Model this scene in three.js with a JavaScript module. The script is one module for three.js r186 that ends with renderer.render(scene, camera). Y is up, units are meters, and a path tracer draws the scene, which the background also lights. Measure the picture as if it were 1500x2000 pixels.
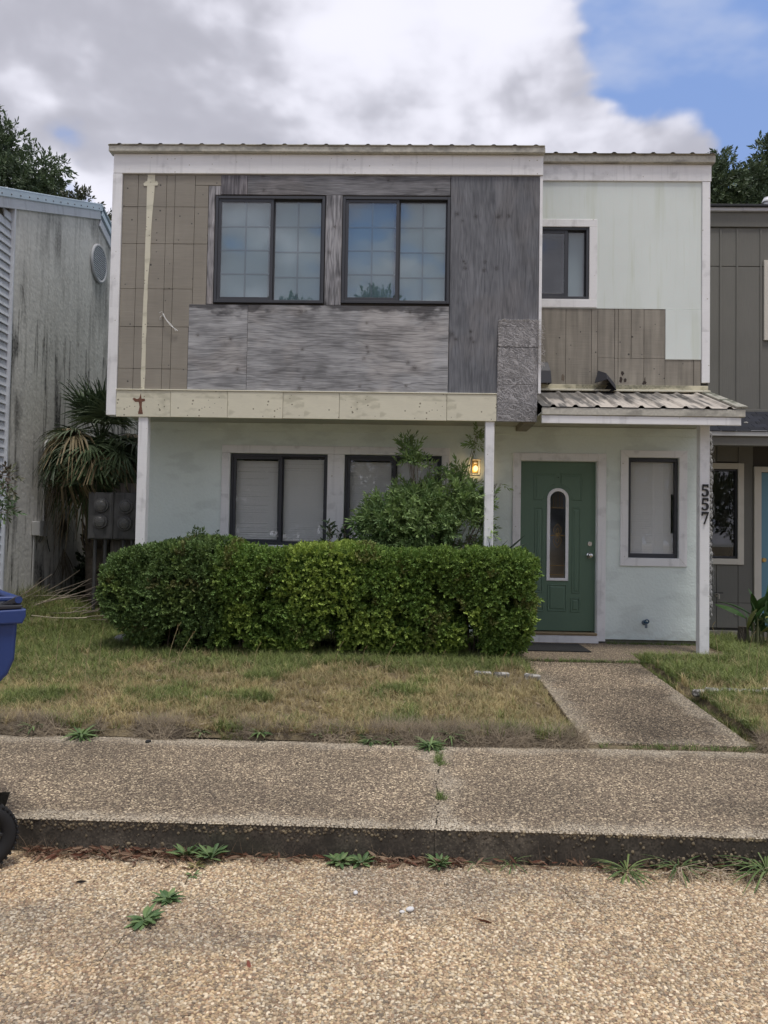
import * as THREE from 'three';
import { mergeGeometries } from 'three/addons/utils/BufferGeometryUtils.js';
import { FontLoader } from 'three/addons/loaders/FontLoader.js';
import { TextGeometry } from 'three/addons/geometries/TextGeometry.js';

// ------------------------------------------------------------------ camera, sky, sun, exposure
const scene = new THREE.Scene();
const camera = new THREE.PerspectiveCamera(67.27, 0.75, 0.05, 900);
camera.position.set(0, 1.5, 8.35);
camera.rotation.order = 'YXZ';
camera.rotation.set(THREE.MathUtils.degToRad(1.97), THREE.MathUtils.degToRad(1.5), THREE.MathUtils.degToRad(0.99));
const renderer = new THREE.WebGLRenderer({ antialias: true });
renderer.toneMapping = THREE.LinearToneMapping;
renderer.toneMappingExposure = 1.76;
renderer.shadowMap.enabled = true;
const sunDir = new THREE.Vector3(0.12, 1, 0.28).normalize();
const sun = new THREE.DirectionalLight(new THREE.Color(1.0, 0.955, 0.89), 1.35);
sun.position.copy(sunDir).multiplyScalar(40); sun.castShadow = true; sun.shadow.radius = 24;
sun.shadow.mapSize.set(2048, 2048);
Object.assign(sun.shadow.camera, { left: -16, right: 16, top: 16, bottom: -16, near: 1, far: 90 });
scene.add(sun, sun.target);

// ------------------------------------------------------------------ noise and helpers
const rng = (s) => () => { s |= 0; s = s + 0x6D2B79F5 | 0; let t = Math.imul(s ^ s >>> 15, 1 | s); t = t + Math.imul(t ^ t >>> 7, 61 | t) ^ t; return ((t ^ t >>> 14) >>> 0) / 4294967296; };
const hash = (x, y) => { let h = Math.imul(x, 374761393) + Math.imul(y, 668265263) | 0; h = Math.imul(h ^ h >>> 13, 1274126177); return ((h ^ h >>> 16) >>> 0) / 4294967296; };
const noise = (x, y) => { const xi = Math.floor(x), yi = Math.floor(y); let u = x - xi, v = y - yi; u = u * u * u * (u * (u * 6 - 15) + 10); v = v * v * v * (v * (v * 6 - 15) + 10); const a = hash(xi, yi), b = hash(xi + 1, yi), c = hash(xi, yi + 1), d = hash(xi + 1, yi + 1); return a + (b - a) * u + (c - a) * v + (a - b - c + d) * u * v; };
const fbm = (x, y, o = 4) => { let s = 0, a = 0.5, t = 0; for (let i = 0; i < o; i++) { s += a * noise(x, y); t += a; a *= 0.5; const nx = 1.6 * x + 1.2 * y + 17.3; y = -1.2 * x + 1.6 * y + 9.1; x = nx; } return s / t; };
const clamp = (x, a = 0, b = 1) => Math.min(b, Math.max(a, x));
const sstep = (a, b, x) => { const t = clamp((x - a) / (b - a)); return t * t * (3 - 2 * t); };
const lerp = (a, b, t) => a + (b - a) * t;
const mix3 = (a, b, t) => [lerp(a[0], b[0], t), lerp(a[1], b[1], t), lerp(a[2], b[2], t)];
const V = (x, y, z) => new THREE.Vector3(x, y, z);

// computed sky: broken cumulus with a blue opening
const hash3 = (x, y, z) => { let h = Math.imul(x, 374761393) + Math.imul(y, 668265263) + Math.imul(z, 2147483647 ^ 1274126177) | 0; h = Math.imul(h ^ h >>> 13, 1274126177); h = Math.imul(h ^ h >>> 15, 2246822519); return ((h ^ h >>> 16) >>> 0) / 4294967296; };
const noise3 = (x, y, z) => { const xi = Math.floor(x), yi = Math.floor(y), zi = Math.floor(z); let u = x - xi, v = y - yi, w = z - zi; u = u * u * (3 - 2 * u); v = v * v * (3 - 2 * v); w = w * w * (3 - 2 * w); const L = (k) => { const a = hash3(xi, yi, k), b = hash3(xi + 1, yi, k), c = hash3(xi, yi + 1, k), d = hash3(xi + 1, yi + 1, k); return a + (b - a) * u + (c - a) * v + (a - b - c + d) * u * v; }; const A = L(zi); return A + (L(zi + 1) - A) * w; };
const fbm3 = (x, y, z, o) => { let s = 0, a = 0.5, t = 0; for (let i = 0; i < o; i++) { s += a * noise3(x, y, z); t += a; a *= 0.52; x = x * 2.03 + 5.2; y = y * 2.03 + 1.3; z = z * 2.03 + 8.7; } return s / t; };
{
  const W = 4096, H = 2048, d = new Float32Array(W * H * 4);
  const lobe = (x, y, z, X, Y, Z, r) => { const n = Math.hypot(X, Y, Z), q = clamp((x * X + y * Y + z * Z) / n, -1, 1), a2 = 2 - 2 * q; return a2 > 9 * r * r ? 0 : Math.exp(-a2 / (2 * r * r)); };
  const billow = (x, y, z) => { let t = 0, a = 0.5, n = 0; for (let i = 0; i < 4; i++) { t += a * Math.abs(2 * noise3(x, y, z) - 1); n += a; a *= 0.55; x = x * 2.1 + 3; y = y * 2.1 + 1; z = z * 2.1 + 7; } return t / n; };
  const dens = (x, y, z, o) => { const X = x * 2.6 + 4, Y = y * 4.2 + 2, Z = z * 2.6 + 9, w = fbm3(X * 1.1 + 3, Y * 1.1, Z * 1.1, 3) - 0.5; return fbm3(X + w * 0.9, Y + w * 0.7, Z - w * 0.9, o) + 0.30 * (0.36 - billow(X * 2.6 + w, Y * 2.6, Z * 2.6 + w)); };
  for (let j = 0; j < H; j++) {
    const el = (j + 0.5) / H * Math.PI - Math.PI / 2, y = Math.sin(el), ce = Math.cos(el);
    for (let i = 0; i < W; i++) {
      const az = ((i + 0.5) / W - 0.5) * 2 * Math.PI, x = Math.cos(az) * ce, z = Math.sin(az) * ce, o = (j * W + i) * 4;
      let c = mix3([0.13, 0.205, 0.40], [0.25, 0.325, 0.49], Math.pow(1 - Math.max(y, 0), 3.5));
      if (y > -0.01) {
        const bias = 0.120 - 0.22 * lobe(x, y, z, 0.25, 0.60, -0.76, 0.085) - 0.34 * lobe(x, y, z, 0.50, 0.58, -0.72, 0.20) - 0.24 * lobe(x, y, z, 0.37, 0.50, -0.80, 0.09) - 0.14 * lobe(x, y, z, 0.43, 0.46, -0.80, 0.04) - 0.22 * lobe(x, y, z, 0.26, 0.515, -0.82, 0.045) + 0.24 * lobe(x, y, z, 0.30, 0.435, -0.84, 0.045) + 0.20 * lobe(x, y, z, -0.30, 0.50, -0.80, 0.24) + 0.12 * lobe(x, y, z, 0.10, 0.50, -0.87, 0.12) - 0.12 * lobe(x, y, z, -0.13, 0.452, -0.88, 0.035) - 0.12 * lobe(x, y, z, -0.40, 0.40, -0.85, 0.03);
        const d0 = dens(x, y, z, 9) + 0.16 * (fbm3(x * 16, y * 22, z * 16, 5) - 0.5), D = d0 + bias, a = sstep(0.45, 0.56, D) * lerp(1, 0.70, sstep(0.62, 0.50, D) * sstep(0.45, 0.62, fbm3(x * 4 + 60, y * 6, z * 4, 4))), up = dens(x - 0.02, y + 0.055, z, 5);
        const thick = sstep(0.55, 0.85, D), q = 0.435 - 0.03 * thick + (d0 - up) * 1.25 - 0.62 * (fbm3(x * 3.4 + 40, y * 5.5 + 3, z * 3.4, 4) - 0.48) - 0.62 * (fbm3(x * 7 + 4, y * 12 + 3, z * 7, 7) - 0.48), l = 0.435 + 0.135 * Math.tanh((q - 0.435) / 0.135);
        const wisp = 0.32 * sstep(0.50, 0.72, fbm3(x * 5 + 80 + y * 3, y * 12, z * 5, 6)); c = mix3(c, [0.46, 0.47, 0.51], wisp);
        c = mix3(c, [l * (0.90 + 0.08 * l), l * (0.90 + 0.075 * l), l * (1.06 - 0.03 * l)], a * 0.98);
      } else c = mix3(c, [0.3, 0.29, 0.27], 0.9);
      d[o] = c[0]; d[o + 1] = c[1]; d[o + 2] = c[2]; d[o + 3] = 1;
    }
  }
  const t = new THREE.DataTexture(d, W, H, THREE.RGBAFormat, THREE.FloatType);
  t.mapping = THREE.EquirectangularReflectionMapping; t.magFilter = t.minFilter = THREE.LinearFilter; t.needsUpdate = true;
  scene.background = t; scene.environment = t;
}

// textures: fn(u, v in metres, out) writes linear r g b and a height 0..1
function tex(w, h, mw, mh, fn, bump = true) {
  const c = new Uint8Array(w * h * 4), b = bump ? new Uint8Array(w * h * 4) : null, o = [0, 0, 0, 0.5];
  const enc = (x) => Math.round(255 * (x <= 0.0031308 ? 12.92 * x : 1.055 * Math.pow(x, 1 / 2.4) - 0.055));
  for (let j = 0; j < h; j++) for (let i = 0; i < w; i++) {
    o[3] = 0.5; fn((i + 0.5) / w * mw, (j + 0.5) / h * mh, o);
    const k = (j * w + i) * 4;
    c[k] = enc(clamp(o[0])); c[k + 1] = enc(clamp(o[1])); c[k + 2] = enc(clamp(o[2])); c[k + 3] = 255;
    if (b) { b[k] = b[k + 1] = b[k + 2] = Math.round(255 * clamp(o[3])); b[k + 3] = 255; }
  }
  const mk = (data, srgb) => { const t = new THREE.DataTexture(data, w, h); t.wrapS = t.wrapT = THREE.RepeatWrapping; t.magFilter = THREE.LinearFilter; t.minFilter = THREE.LinearMipmapLinearFilter; t.generateMipmaps = true; t.repeat.set(1 / mw, 1 / mh); if (srgb) t.colorSpace = THREE.SRGBColorSpace; t.needsUpdate = true; return t; };
  return { map: mk(c, true), bump: b ? mk(b, false) : null };
}
const tmat = (t, rough = 0.85, bumpScale = 0, extra = {}) => new THREE.MeshStandardMaterial({ map: t.map, roughness: rough, ...(bumpScale && t.bump ? { bumpMap: t.bump, bumpScale } : {}), ...extra });
const cmat = (r, g, b, rough = 0.7, extra = {}) => new THREE.MeshStandardMaterial({ color: new THREE.Color().setRGB(r, g, b), roughness: rough, ...extra });
const vmat = (rough = 0.7, extra = {}) => new THREE.MeshStandardMaterial({ roughness: rough, side: THREE.DoubleSide, ...extra });

// box with chamfered edges and uv in metres
function cbox(x0, x1, y0, y1, z0, z1, c = 0.003, uo = [0, 0]) {
  const C = [(x0 + x1) / 2, (y0 + y1) / 2, (z0 + z1) / 2], H = [(x1 - x0) / 2, (y1 - y0) / 2, (z1 - z0) / 2];
  c = Math.min(c, H[0] * 0.5, H[1] * 0.5, H[2] * 0.5);
  const P = [], N = [], U = [];
  const tri = (a, b, d) => {
    let n = V(b[0] - a[0], b[1] - a[1], b[2] - a[2]).cross(V(d[0] - a[0], d[1] - a[1], d[2] - a[2]));
    if (n.x * (a[0] + b[0] + d[0]) / (H[0]) + n.y * (a[1] + b[1] + d[1]) / H[1] + n.z * (a[2] + b[2] + d[2]) / H[2] < 0) { [b, d] = [d, b]; n.negate(); }
    n.normalize();
    const ax = Math.abs(n.x), ay = Math.abs(n.y), az = Math.abs(n.z);
    for (const p of [a, b, d]) {
      const w = [p[0] + C[0], p[1] + C[1], p[2] + C[2]];
      P.push(...w); N.push(n.x, n.y, n.z);
      if (az >= ax && az >= ay) U.push(w[0] + uo[0], w[1] + uo[1]); else if (ax >= ay) U.push(w[2] + uo[0], w[1] + uo[1]); else U.push(w[0] + uo[0], w[2] + uo[1]);
    }
  };
  const quad = (a, b, d, e) => { tri(a, b, d); tri(a, d, e); };
  for (let a = 0; a < 3; a++) {
    const b = (a + 1) % 3, t = (a + 2) % 3;
    for (const sa of [-1, 1]) {
      const f = (u, v) => { const p = []; p[a] = sa * H[a]; p[b] = u * (H[b] - c); p[t] = v * (H[t] - c); return p; };
      quad(f(-1, -1), f(1, -1), f(1, 1), f(-1, 1));
      for (const sb of [-1, 1]) {
        const g = (face, v) => { const p = []; p[a] = sa * (face ? H[a] : H[a] - c); p[b] = sb * (face ? H[b] - c : H[b]); p[t] = v * (H[t] - c); return p; };
        quad(g(1, -1), g(1, 1), g(0, 1), g(0, -1));
      }
    }
  }
  for (const i of [-1, 1]) for (const j of [-1, 1]) for (const k of [-1, 1]) { const X = i * (H[0] - c), Y = j * (H[1] - c), Z = k * (H[2] - c); tri([i * H[0], Y, Z], [X, j * H[1], Z], [X, Y, k * H[2]]); }
  const g = new THREE.BufferGeometry();
  g.setAttribute('position', new THREE.Float32BufferAttribute(P, 3)); g.setAttribute('normal', new THREE.Float32BufferAttribute(N, 3)); g.setAttribute('uv', new THREE.Float32BufferAttribute(U, 2));
  return g;
}
const prep = (g) => { const q = g.index ? g.toNonIndexed() : g; for (const k of Object.keys(q.attributes)) if (!['position', 'normal', 'uv', 'color'].includes(k)) q.deleteAttribute(k); return q; };
const join = (list) => list.length === 1 ? prep(list[0]) : mergeGeometries(list.map(prep), false);
function part(name, geo, material, parent, label) {
  const m = new THREE.Mesh(Array.isArray(geo) ? join(geo) : geo, material);
  m.name = name; m.castShadow = m.receiveShadow = true; if (label) m.userData.label = label;
  if (parent) parent.add(m); return m;
}
const used = {};
const numbered = (n) => { const k = used[n] = (used[n] ?? -1) + 1; return k ? `${n}_${String(k).padStart(3, '0')}` : n; };
function tag(o, label, category, group, kind) { if (label) o.userData.label = label; if (category) o.userData.category = category; if (group) o.userData.group = group; if (kind) o.userData.kind = kind; return o; }
function thing(name, label, category, group, at = [0, 0, 0]) { const g = new THREE.Group(); g.name = numbered(name); g.position.set(...at); scene.add(g); return tag(g, label, category, group); }
function single(name, geo, material, label, category, group) { const m = part(numbered(name), geo, material, scene); return tag(m, label, category, group); }
function structure(name) { const g = new THREE.Group(); g.name = numbered(name); g.userData.kind = 'structure'; scene.add(g); return g; }
const tube = (pts, r, seg = 24, rad = 6) => new THREE.TubeGeometry(new THREE.CatmullRomCurve3(pts.map((p) => V(...p))), seg, r, rad, false);
const cyl = (x, y, z, r0, r1, h, axis = 'y', n = 16) => { const g = new THREE.CylinderGeometry(r1, r0, h, n); if (axis === 'z') g.rotateX(Math.PI / 2); if (axis === 'x') g.rotateZ(-Math.PI / 2); return g.translate(x, y, z); };
function taper(pts, r0, r1, rad = 7, seg = 14) { // tapered tube
  const c = new THREE.CatmullRomCurve3(pts), g = new THREE.TubeGeometry(c, seg, 1, rad, false), p = g.attributes.position;
  for (let i = 0; i <= seg; i++) { const q = c.getPointAt(i / seg), r = lerp(r0, r1, i / seg); for (let j = 0; j <= rad; j++) { const k = i * (rad + 1) + j; p.setXYZ(k, q.x + (p.getX(k) - q.x) * r, q.y + (p.getY(k) - q.y) * r, q.z + (p.getZ(k) - q.z) * r); } }
  return g;
}
const shapeOf = (pts, holes = []) => { const s = new THREE.Shape(pts.map((p) => new THREE.Vector2(...p))); for (const h of holes) s.holes.push(new THREE.Path(h.map((p) => new THREE.Vector2(...p)))); return s; };
const rect = (x0, x1, y0, y1) => [[x0, y0], [x1, y0], [x1, y1], [x0, y1]];
const wallGeo = (x0, x1, y0, y1, z0, z1, holes = []) => new THREE.ExtrudeGeometry(shapeOf(rect(x0, x1, y0, y1), holes.map((h) => rect(...h).reverse())), { depth: z1 - z0, bevelEnabled: false }).translate(0, 0, z0);
const uvShift = (g, du, dv) => { const u = g.attributes.uv; for (let i = 0; i < u.count; i++) u.setXY(i, u.getX(i) + du, u.getY(i) + dv); return g; };
const frameGeo = (x0, x1, y0, y1, w, z0, z1, b = 0.003, ws = {}) => { // four butted bars
  const l = ws.l ?? w, r = ws.r ?? w, t = ws.t ?? w, bo = ws.b ?? w;
  return [cbox(x0, x0 + l, y0, y1, z0, z1, b), cbox(x1 - r, x1, y0, y1, z0, z1, b), cbox(x0 + l, x1 - r, y1 - t, y1, z0, z1, b), cbox(x0 + l, x1 - r, y0, y0 + bo, z0, z1, b)];
};
function inst(name, geo, material, n, fn, parent) { // fn(i, matrix, color) returns false to skip
  const M = [], C = [], m = new THREE.Matrix4(), c = new THREE.Color();
  for (let i = 0; i < n; i++) if (fn(i, m, c) !== false) { M.push(m.clone()); C.push(c.clone()); }
  const o = new THREE.InstancedMesh(geo, material, M.length); o.name = name; o.castShadow = o.receiveShadow = true; o.userData.kind = 'stuff';
  M.forEach((q, i) => { o.setMatrixAt(i, q); o.setColorAt(i, C[i]); });
  if (parent) parent.add(o); return o;
}
const Q = new THREE.Quaternion(), Y1 = V(0, 1, 0), T1 = V(), T2 = V(), Q2 = new THREE.Quaternion();
const place = (m, x, y, z, dir, spin, s, sy = s) => { Q.setFromUnitVectors(Y1, T1.copy(dir).normalize()); Q2.setFromAxisAngle(Y1, spin); Q.multiply(Q2); m.compose(V(x, y, z), Q, T2.set(s, sy, s)); };
// leaf pointing along +y in its own frame, folded along the midrib, bent outward
function leafGeo(len, wid, bend = 0.25, at = [0, 0, 0], dir = [0, 1, 0], spin = 0, fold = 0.15, seg = 3) {
  const P = [], rows = [];
  for (let i = 0; i <= seg; i++) { const t = i / seg, w = wid * 0.5 * Math.pow(Math.sin(Math.PI * clamp(t * 0.94 + 0.03)), 0.8), y = len * t, z = bend * len * t * t; rows.push([[-w, y, z + w * fold * 2], [0, y, z], [w, y, z + w * fold * 2]]); }
  for (let i = 0; i < seg; i++) for (let k = 0; k < 2; k++) { const a = rows[i][k], b = rows[i][k + 1], c = rows[i + 1][k + 1], d = rows[i + 1][k]; P.push(...a, ...b, ...c, ...a, ...c, ...d); }
  const g = new THREE.BufferGeometry(); g.setAttribute('position', new THREE.Float32BufferAttribute(P, 3)); g.computeVertexNormals();
  const m = new THREE.Matrix4(); place(m, ...at, V(...dir), spin, 1); g.applyMatrix4(m); return g;
}
const leafMat = (rough = 0.55) => new THREE.MeshPhysicalMaterial({ roughness: rough, transmission: 0.25, thickness: 0, side: THREE.DoubleSide, ior: 1.4 });

// ------------------------------------------------------------------ materials
const R0 = rng(11);
const plyTex = (w, h, mw, mh, seed, dir, dark, light, contrast = 1, nk = 5, cloudy = 0.25, under = false) => {
  const r = rng(seed), K = []; for (let i = 0; i < nk; i++) { const la = dir === 'h' ? mw : mh, lc = dir === 'h' ? mh : mw; K.push([nk > 8 ? la * ([0.26, 0.58, 0.80][i % 3] + 0.05 * (r() - 0.5)) : r() * la, r() * lc, 0.7 + r() * 0.8]); }
  return tex(w, h, mw, mh, (u, v, o) => {
    const a = dir === 'h' ? u : v, c = dir === 'h' ? v : u;
    let kn = 0, wob = 0; for (const [ka, kc, s] of K) { const da = (a - ka) / (0.10 * s), dc = (c - kc) / (0.045 * s), q = Math.exp(-da * da - dc * dc); wob += q * Math.sign(dc) * Math.min(1, Math.abs(dc) * 1.5); const e = Math.exp(-((a - ka) ** 2 + (c - kc) ** 2) / (0.021 * s) ** 2); kn = Math.max(kn, e); }
    const cw = c + 0.022 * (fbm(a * 2.4 + seed, c * 5, 3) - 0.5) + 0.006 * (noise(a * 9 + seed, c * 16) - 0.5) + wob * 0.020, f = 4.6 * fbm(a * 1.2 + seed, c * 4.2, 2) + c * 14 + wob * 0.9 + 0.5 * noise(a * 6 + seed, c * 18);
    const rp = f - Math.floor(f), ring = 1 - Math.pow(Math.abs(2 * rp - 1), 2.2), fine = noise(a * 13 + seed, cw * 230), mid = noise(a * 3.2 + seed * 3, cw * 78), wash = fbm(a * 1.5 + seed, c * 3.5 + 4, 4), crack = noise(a * 5 + seed, c * 330 + 3) > 0.83 ? 1 : 0;
    let t = 0.47 + contrast * (0.15 * (ring - 0.6) + 0.14 * (mid - 0.5) + 0.28 * (fine - 0.5) + 0.20 * (fbm(a * 6 + 7, cw * 11 + seed, 5) - 0.5) * 2 + 0.26 * (noise(a * 6 + seed, cw * 140) - 0.5)) + cloudy * 2 * (wash - 0.5) - crack * 0.16;
    const ln = Math.pow(1 - Math.abs(2 * noise(a * 1.5 + seed * 2, cw * 30) - 1), 5) * sstep(0.35, 0.6, noise(a * 4.5 + 3, cw * 14 + seed)), lt = Math.pow(1 - Math.abs(2 * noise(a * 1.8 + seed * 5, cw * 26 + 9) - 1), 6) * sstep(0.4, 0.65, noise(a * 4 + 31, cw * 12 + seed)); t += contrast * (0.17 * lt - 0.13 * ln); t = clamp(t); t = t * t * (3 - 2 * t) * 0.5 + t * 0.5; const stain = under ? sstep(0.44, 0.58, fbm(a * 2.6 + 2, c * 5 + seed, 5) + 0.34 * sstep(0.82, 1.0, v / mh) - 0.20) * 0.8 * sstep(0.74, 0.84, v / mh) : 0, br = sstep(0.5, 0.7, fbm(a * 2.1 + 50 + seed, c * 3 + 8, 4)) * 0.035, k0 = mix3(mix3(dark, light, t), [0.045, 0.042, 0.045], stain), k = [k0[0] * (0.97 + br), k0[1], k0[2] * (1.03 - br)]; const kk = kn * (0.35 + 0.6 * noise(a * 90, c * 90));
    o[0] = k[0] * (1 - 0.75 * kk); o[1] = k[1] * (1 - 0.78 * kk); o[2] = k[2] * (1 - 0.8 * kk); o[3] = 0.5 + 0.3 * (ring - 0.5) + 0.3 * (fine - 0.5) - crack * 0.3;
  });
};
// spots: scattered round marks (nail heads, holes, mildew dots)
const spotsFn = (seed, mw, mh, n, r0, r1) => { const r = rng(seed), S = []; for (let i = 0; i < n; i++) S.push([r() * mw, r() * mh, lerp(r0, r1, r() * r())]); return (u, v) => { let m = 0; for (const s of S) { const q = ((u - s[0]) ** 2 + (v - s[1]) ** 2) / (s[2] * s[2]); if (q < 2.5) m = Math.max(m, clamp(1.6 - q * (0.8 + 0.6 * noise(u * 300, v * 300)))); } return m; }; };
const taupe = (seed, dirty) => { const sp = spotsFn(seed, 1.6, 2.4, 46, 0.005, 0.014); return tex(512, 768, 1.6, 2.4, (u, v, o) => { const s = sp(u, v), n = fbm(u * 2 + seed, v * 3, 4) - 0.5, g = noise(u * 8, v * 160) - 0.5, st = dirty * (fbm(u * 22 + seed, v * 2.2, 4) - 0.5); const k = 1 + 0.28 * n + 0.10 * g + st; o[0] = 0.262 * k * (1 - 0.8 * s); o[1] = 0.240 * k * (1 - 0.8 * s); o[2] = 0.202 * k * (1 - 0.78 * s); o[3] = 0.5 + 0.4 * g - s * 0.4; }); };
const M = {};
M.taupe = tmat(taupe(5, 0.08), 0.8, 0.0015);
M.taupeDirty = tmat(taupe(9, 0.6), 0.85, 0.0015);
{ const sp = spotsFn(21, 2, 2, 60, 0.003, 0.010); M.white = tmat(tex(1024, 1024, 2, 2, (u, v, o) => { const s = sp(u, v) * 0.55, n = fbm(u * 3, v * 3, 4) - 0.5, g = noise(u * 14, v * 240) - 0.5, d = sstep(0.58, 0.8, fbm(u * 7 + 3, v * 7, 5)) * 0.16 + sstep(0.6, 0.82, fbm(u * 26, v * 1.6, 4)) * 0.10; const k = 1 + 0.10 * n + 0.04 * g - d; o[0] = 0.81 * k * (1 - s * 0.8); o[1] = 0.81 * k * (1 - s * 0.85); o[2] = 0.815 * k * (1 - s); o[3] = 0.5 + 0.3 * g; }), 0.55, 0.0008); }
{ const sp = spotsFn(33, 1.2, 0.6, 46, 0.004, 0.011); M.cream = tmat(tex(768, 384, 1.2, 0.6, (u, v, o) => { const s = sp(u, v), n = fbm(u * 4, v * 5, 4) - 0.5, g = noise(u * 30, v * 150) - 0.5, d = sstep(0.55, 0.75, fbm(u * 5 + 8, v * 9, 5)) * 0.22; const k = 1 + 0.12 * n + 0.05 * g; o[0] = 0.66 * k * (1 - d) * (1 - 0.7 * s); o[1] = 0.63 * k * (1 - d) * (1 - 0.72 * s); o[2] = 0.50 * k * (1 - d * 1.1) * (1 - 0.75 * s); o[3] = 0.5 + 0.3 * g - s * 0.2; }), 0.7, 0.001); }
M.gutter = tmat(tex(512, 128, 2, 0.5, (u, v, o) => { const n = fbm(u * 5, v * 9, 5), d = sstep(0.5, 0.72, n) * 0.35, k = 0.8 + 0.2 * noise(u * 60, v * 60); o[0] = 0.55 * k * (1 - d); o[1] = 0.53 * k * (1 - d); o[2] = 0.46 * k * (1 - d); }), 0.7);
M.creamDirty = tmat(tex(1024, 128, 2, 0.25, (u, v, o) => { const d = sstep(0.4, 0.68, fbm(u * 4, v * 8, 5) + 0.22 * (1 - u / 1.6)), e = noise(u * 60, v * 60); o[0] = lerp(0.58, 0.17, d * (0.6 + 0.4 * e)); o[1] = lerp(0.54, 0.165, d * (0.6 + 0.4 * e)); o[2] = lerp(0.40, 0.12, d * (0.6 + 0.4 * e)); }), 0.85);
M.mintWall = tmat(tex(2048, 1024, 8, 4, (u, v, o) => { const n = fbm(u * 1.3, v * 1.3, 4) - 0.5, s = fbm(u * 55, v * 55, 3) - 0.5, d = sstep(0.5, 0.72, fbm(u * 3 + 6, v * 7, 5)) * 0.10, low = sstep(0.62, 0.30, v) * sstep(0.35, 0.75, fbm(u * 8, v * 14, 5)) * 0.35; const k = (1 + 0.10 * n + 0.05 * s - d); o[0] = lerp(0.745 * k, 0.36, low); o[1] = lerp(0.825 * k, 0.35, low); o[2] = lerp(0.79 * k, 0.28, low); o[3] = 0.5 + s * 0.8; }), 0.9, 0.003);
M.mintPanel = tmat(tex(1024, 1024, 2.4, 2.4, (u, v, o) => { const st = fbm(u * 9, v * 0.8, 5), st2 = fbm(u * 30 + 4, v * 1.6, 4), n = fbm(u * 3, v * 3 + 3, 4) - 0.5, al = sstep(0.5, 0.78, st) * 0.34 + sstep(0.6, 0.82, st2) * 0.22; const k = 1 + 0.07 * n; o[0] = lerp(0.70, 0.56, al) * k; o[1] = lerp(0.755, 0.61, al) * k; o[2] = lerp(0.725, 0.50, al) * k; o[3] = 0.5 + 0.3 * (noise(u * 150, v * 20) - 0.5); }), 0.8, 0.001);
M.frieze = M.mintWall;
M.soffit = tmat(tex(512, 512, 2, 2, (u, v, o) => { const n = fbm(u * 3, v * 3, 4) - 0.5; const k = 1 + 0.2 * n; o[0] = 0.5 * k; o[1] = 0.5 * k; o[2] = 0.44 * k; }), 0.9);
M.bronze = cmat(0.050, 0.053, 0.062, 0.5, { metalness: 0.2 });
M.glass = new THREE.MeshPhysicalMaterial({ color: 0xffffff, roughness: 0.0, transmission: 1, thickness: 0, ior: 1.85 });
M.glassTint = new THREE.MeshPhysicalMaterial({ color: new THREE.Color().setRGB(0.8, 0.88, 0.9), roughness: 0.0, transmission: 1, thickness: 0, ior: 2.15 });
M.grid = cmat(0.15, 0.18, 0.21, 0.7);
M.shade = cmat(0.36, 0.40, 0.42, 0.9);
M.blind = cmat(0.66, 0.67, 0.65, 0.8);
M.dark = cmat(0.03, 0.03, 0.03, 0.9);
M.sheath = cmat(0.07, 0.065, 0.06, 0.95);
M.door = tmat(tex(256, 512, 0.6, 1.2, (u, v, o) => { const g = noise(u * 260, v * 12) - 0.5, n = fbm(u * 4, v * 3, 4) - 0.5, k = 1 + 0.06 * g + 0.1 * n; o[0] = 0.105 * k; o[1] = 0.175 * k; o[2] = 0.120 * k; o[3] = 0.5 + g * 0.5; }), 0.5, 0.0006);
M.brass = cmat(0.55, 0.38, 0.14, 0.35, { metalness: 0.9 });
M.silver = cmat(0.75, 0.75, 0.74, 0.22, { metalness: 1 });
M.black = cmat(0.012, 0.012, 0.014, 0.5);
M.blackPlastic = cmat(0.022, 0.023, 0.03, 0.55);
{ const lich = (u, v) => { const a = fbm(u * 2.2 + 1, v * 1.1, 5), b = fbm(u * 24, v * 2.5 + 7, 4), c = noise(u * 70, v * 70); return clamp(sstep(0.42, 0.66, a) * 0.7 + sstep(0.45, 0.72, b) * 0.75 + (c - 0.5) * 0.2); };
  M.awning = tmat(tex(1024, 512, 2.2, 1.1, (u, v, o) => { const l = clamp(lich(u, v) + 0.3 * sstep(0.8, 0.0, u)); o[0] = lerp(0.50, 0.095, l); o[1] = lerp(0.45, 0.09, l); o[2] = lerp(0.39, 0.085, l); }), 0.7, 0, { metalness: 0.0, side: THREE.DoubleSide }); }
M.roofMetal = cmat(0.36, 0.36, 0.36, 0.5, { metalness: 0.3, side: THREE.DoubleSide });
M.roofBlue = tmat(tex(512, 512, 2, 2, (u, v, o) => { const n = fbm(u * 3, v * 3, 4) - 0.5, k = 1 + 0.15 * n; o[0] = 0.50 * k; o[1] = 0.60 * k; o[2] = 0.68 * k; }), 0.45, 0, { metalness: 0.15 });
M.greyHouse = tmat(tex(512, 512, 2, 2, (u, v, o) => { const n = fbm(u * 2, v * 2, 4) - 0.5, g = noise(u * 140, v * 10) - 0.5, k = 1 + 0.14 * n + 0.06 * g; o[0] = 0.165 * k; o[1] = 0.162 * k; o[2] = 0.145 * k; o[3] = 0.5 + g * 0.5; }), 0.8, 0.001);
M.beige = tmat(tex(256, 256, 1, 1, (u, v, o) => { const k = 1 + 0.12 * (fbm(u * 6, v * 6, 4) - 0.5); o[0] = 0.60 * k; o[1] = 0.57 * k; o[2] = 0.50 * k; }), 0.7);
M.concrete = tmat(tex(512, 512, 1.5, 1.5, (u, v, o) => { const n = fbm(u * 6, v * 6, 5), s = noise(u * 200, v * 200) - 0.5, k = 0.7 + 0.6 * n + 0.2 * s; o[0] = 0.23 * k; o[1] = 0.215 * k; o[2] = 0.185 * k; o[3] = 0.5 + s * 0.5; }), 0.95, 0.003);
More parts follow.
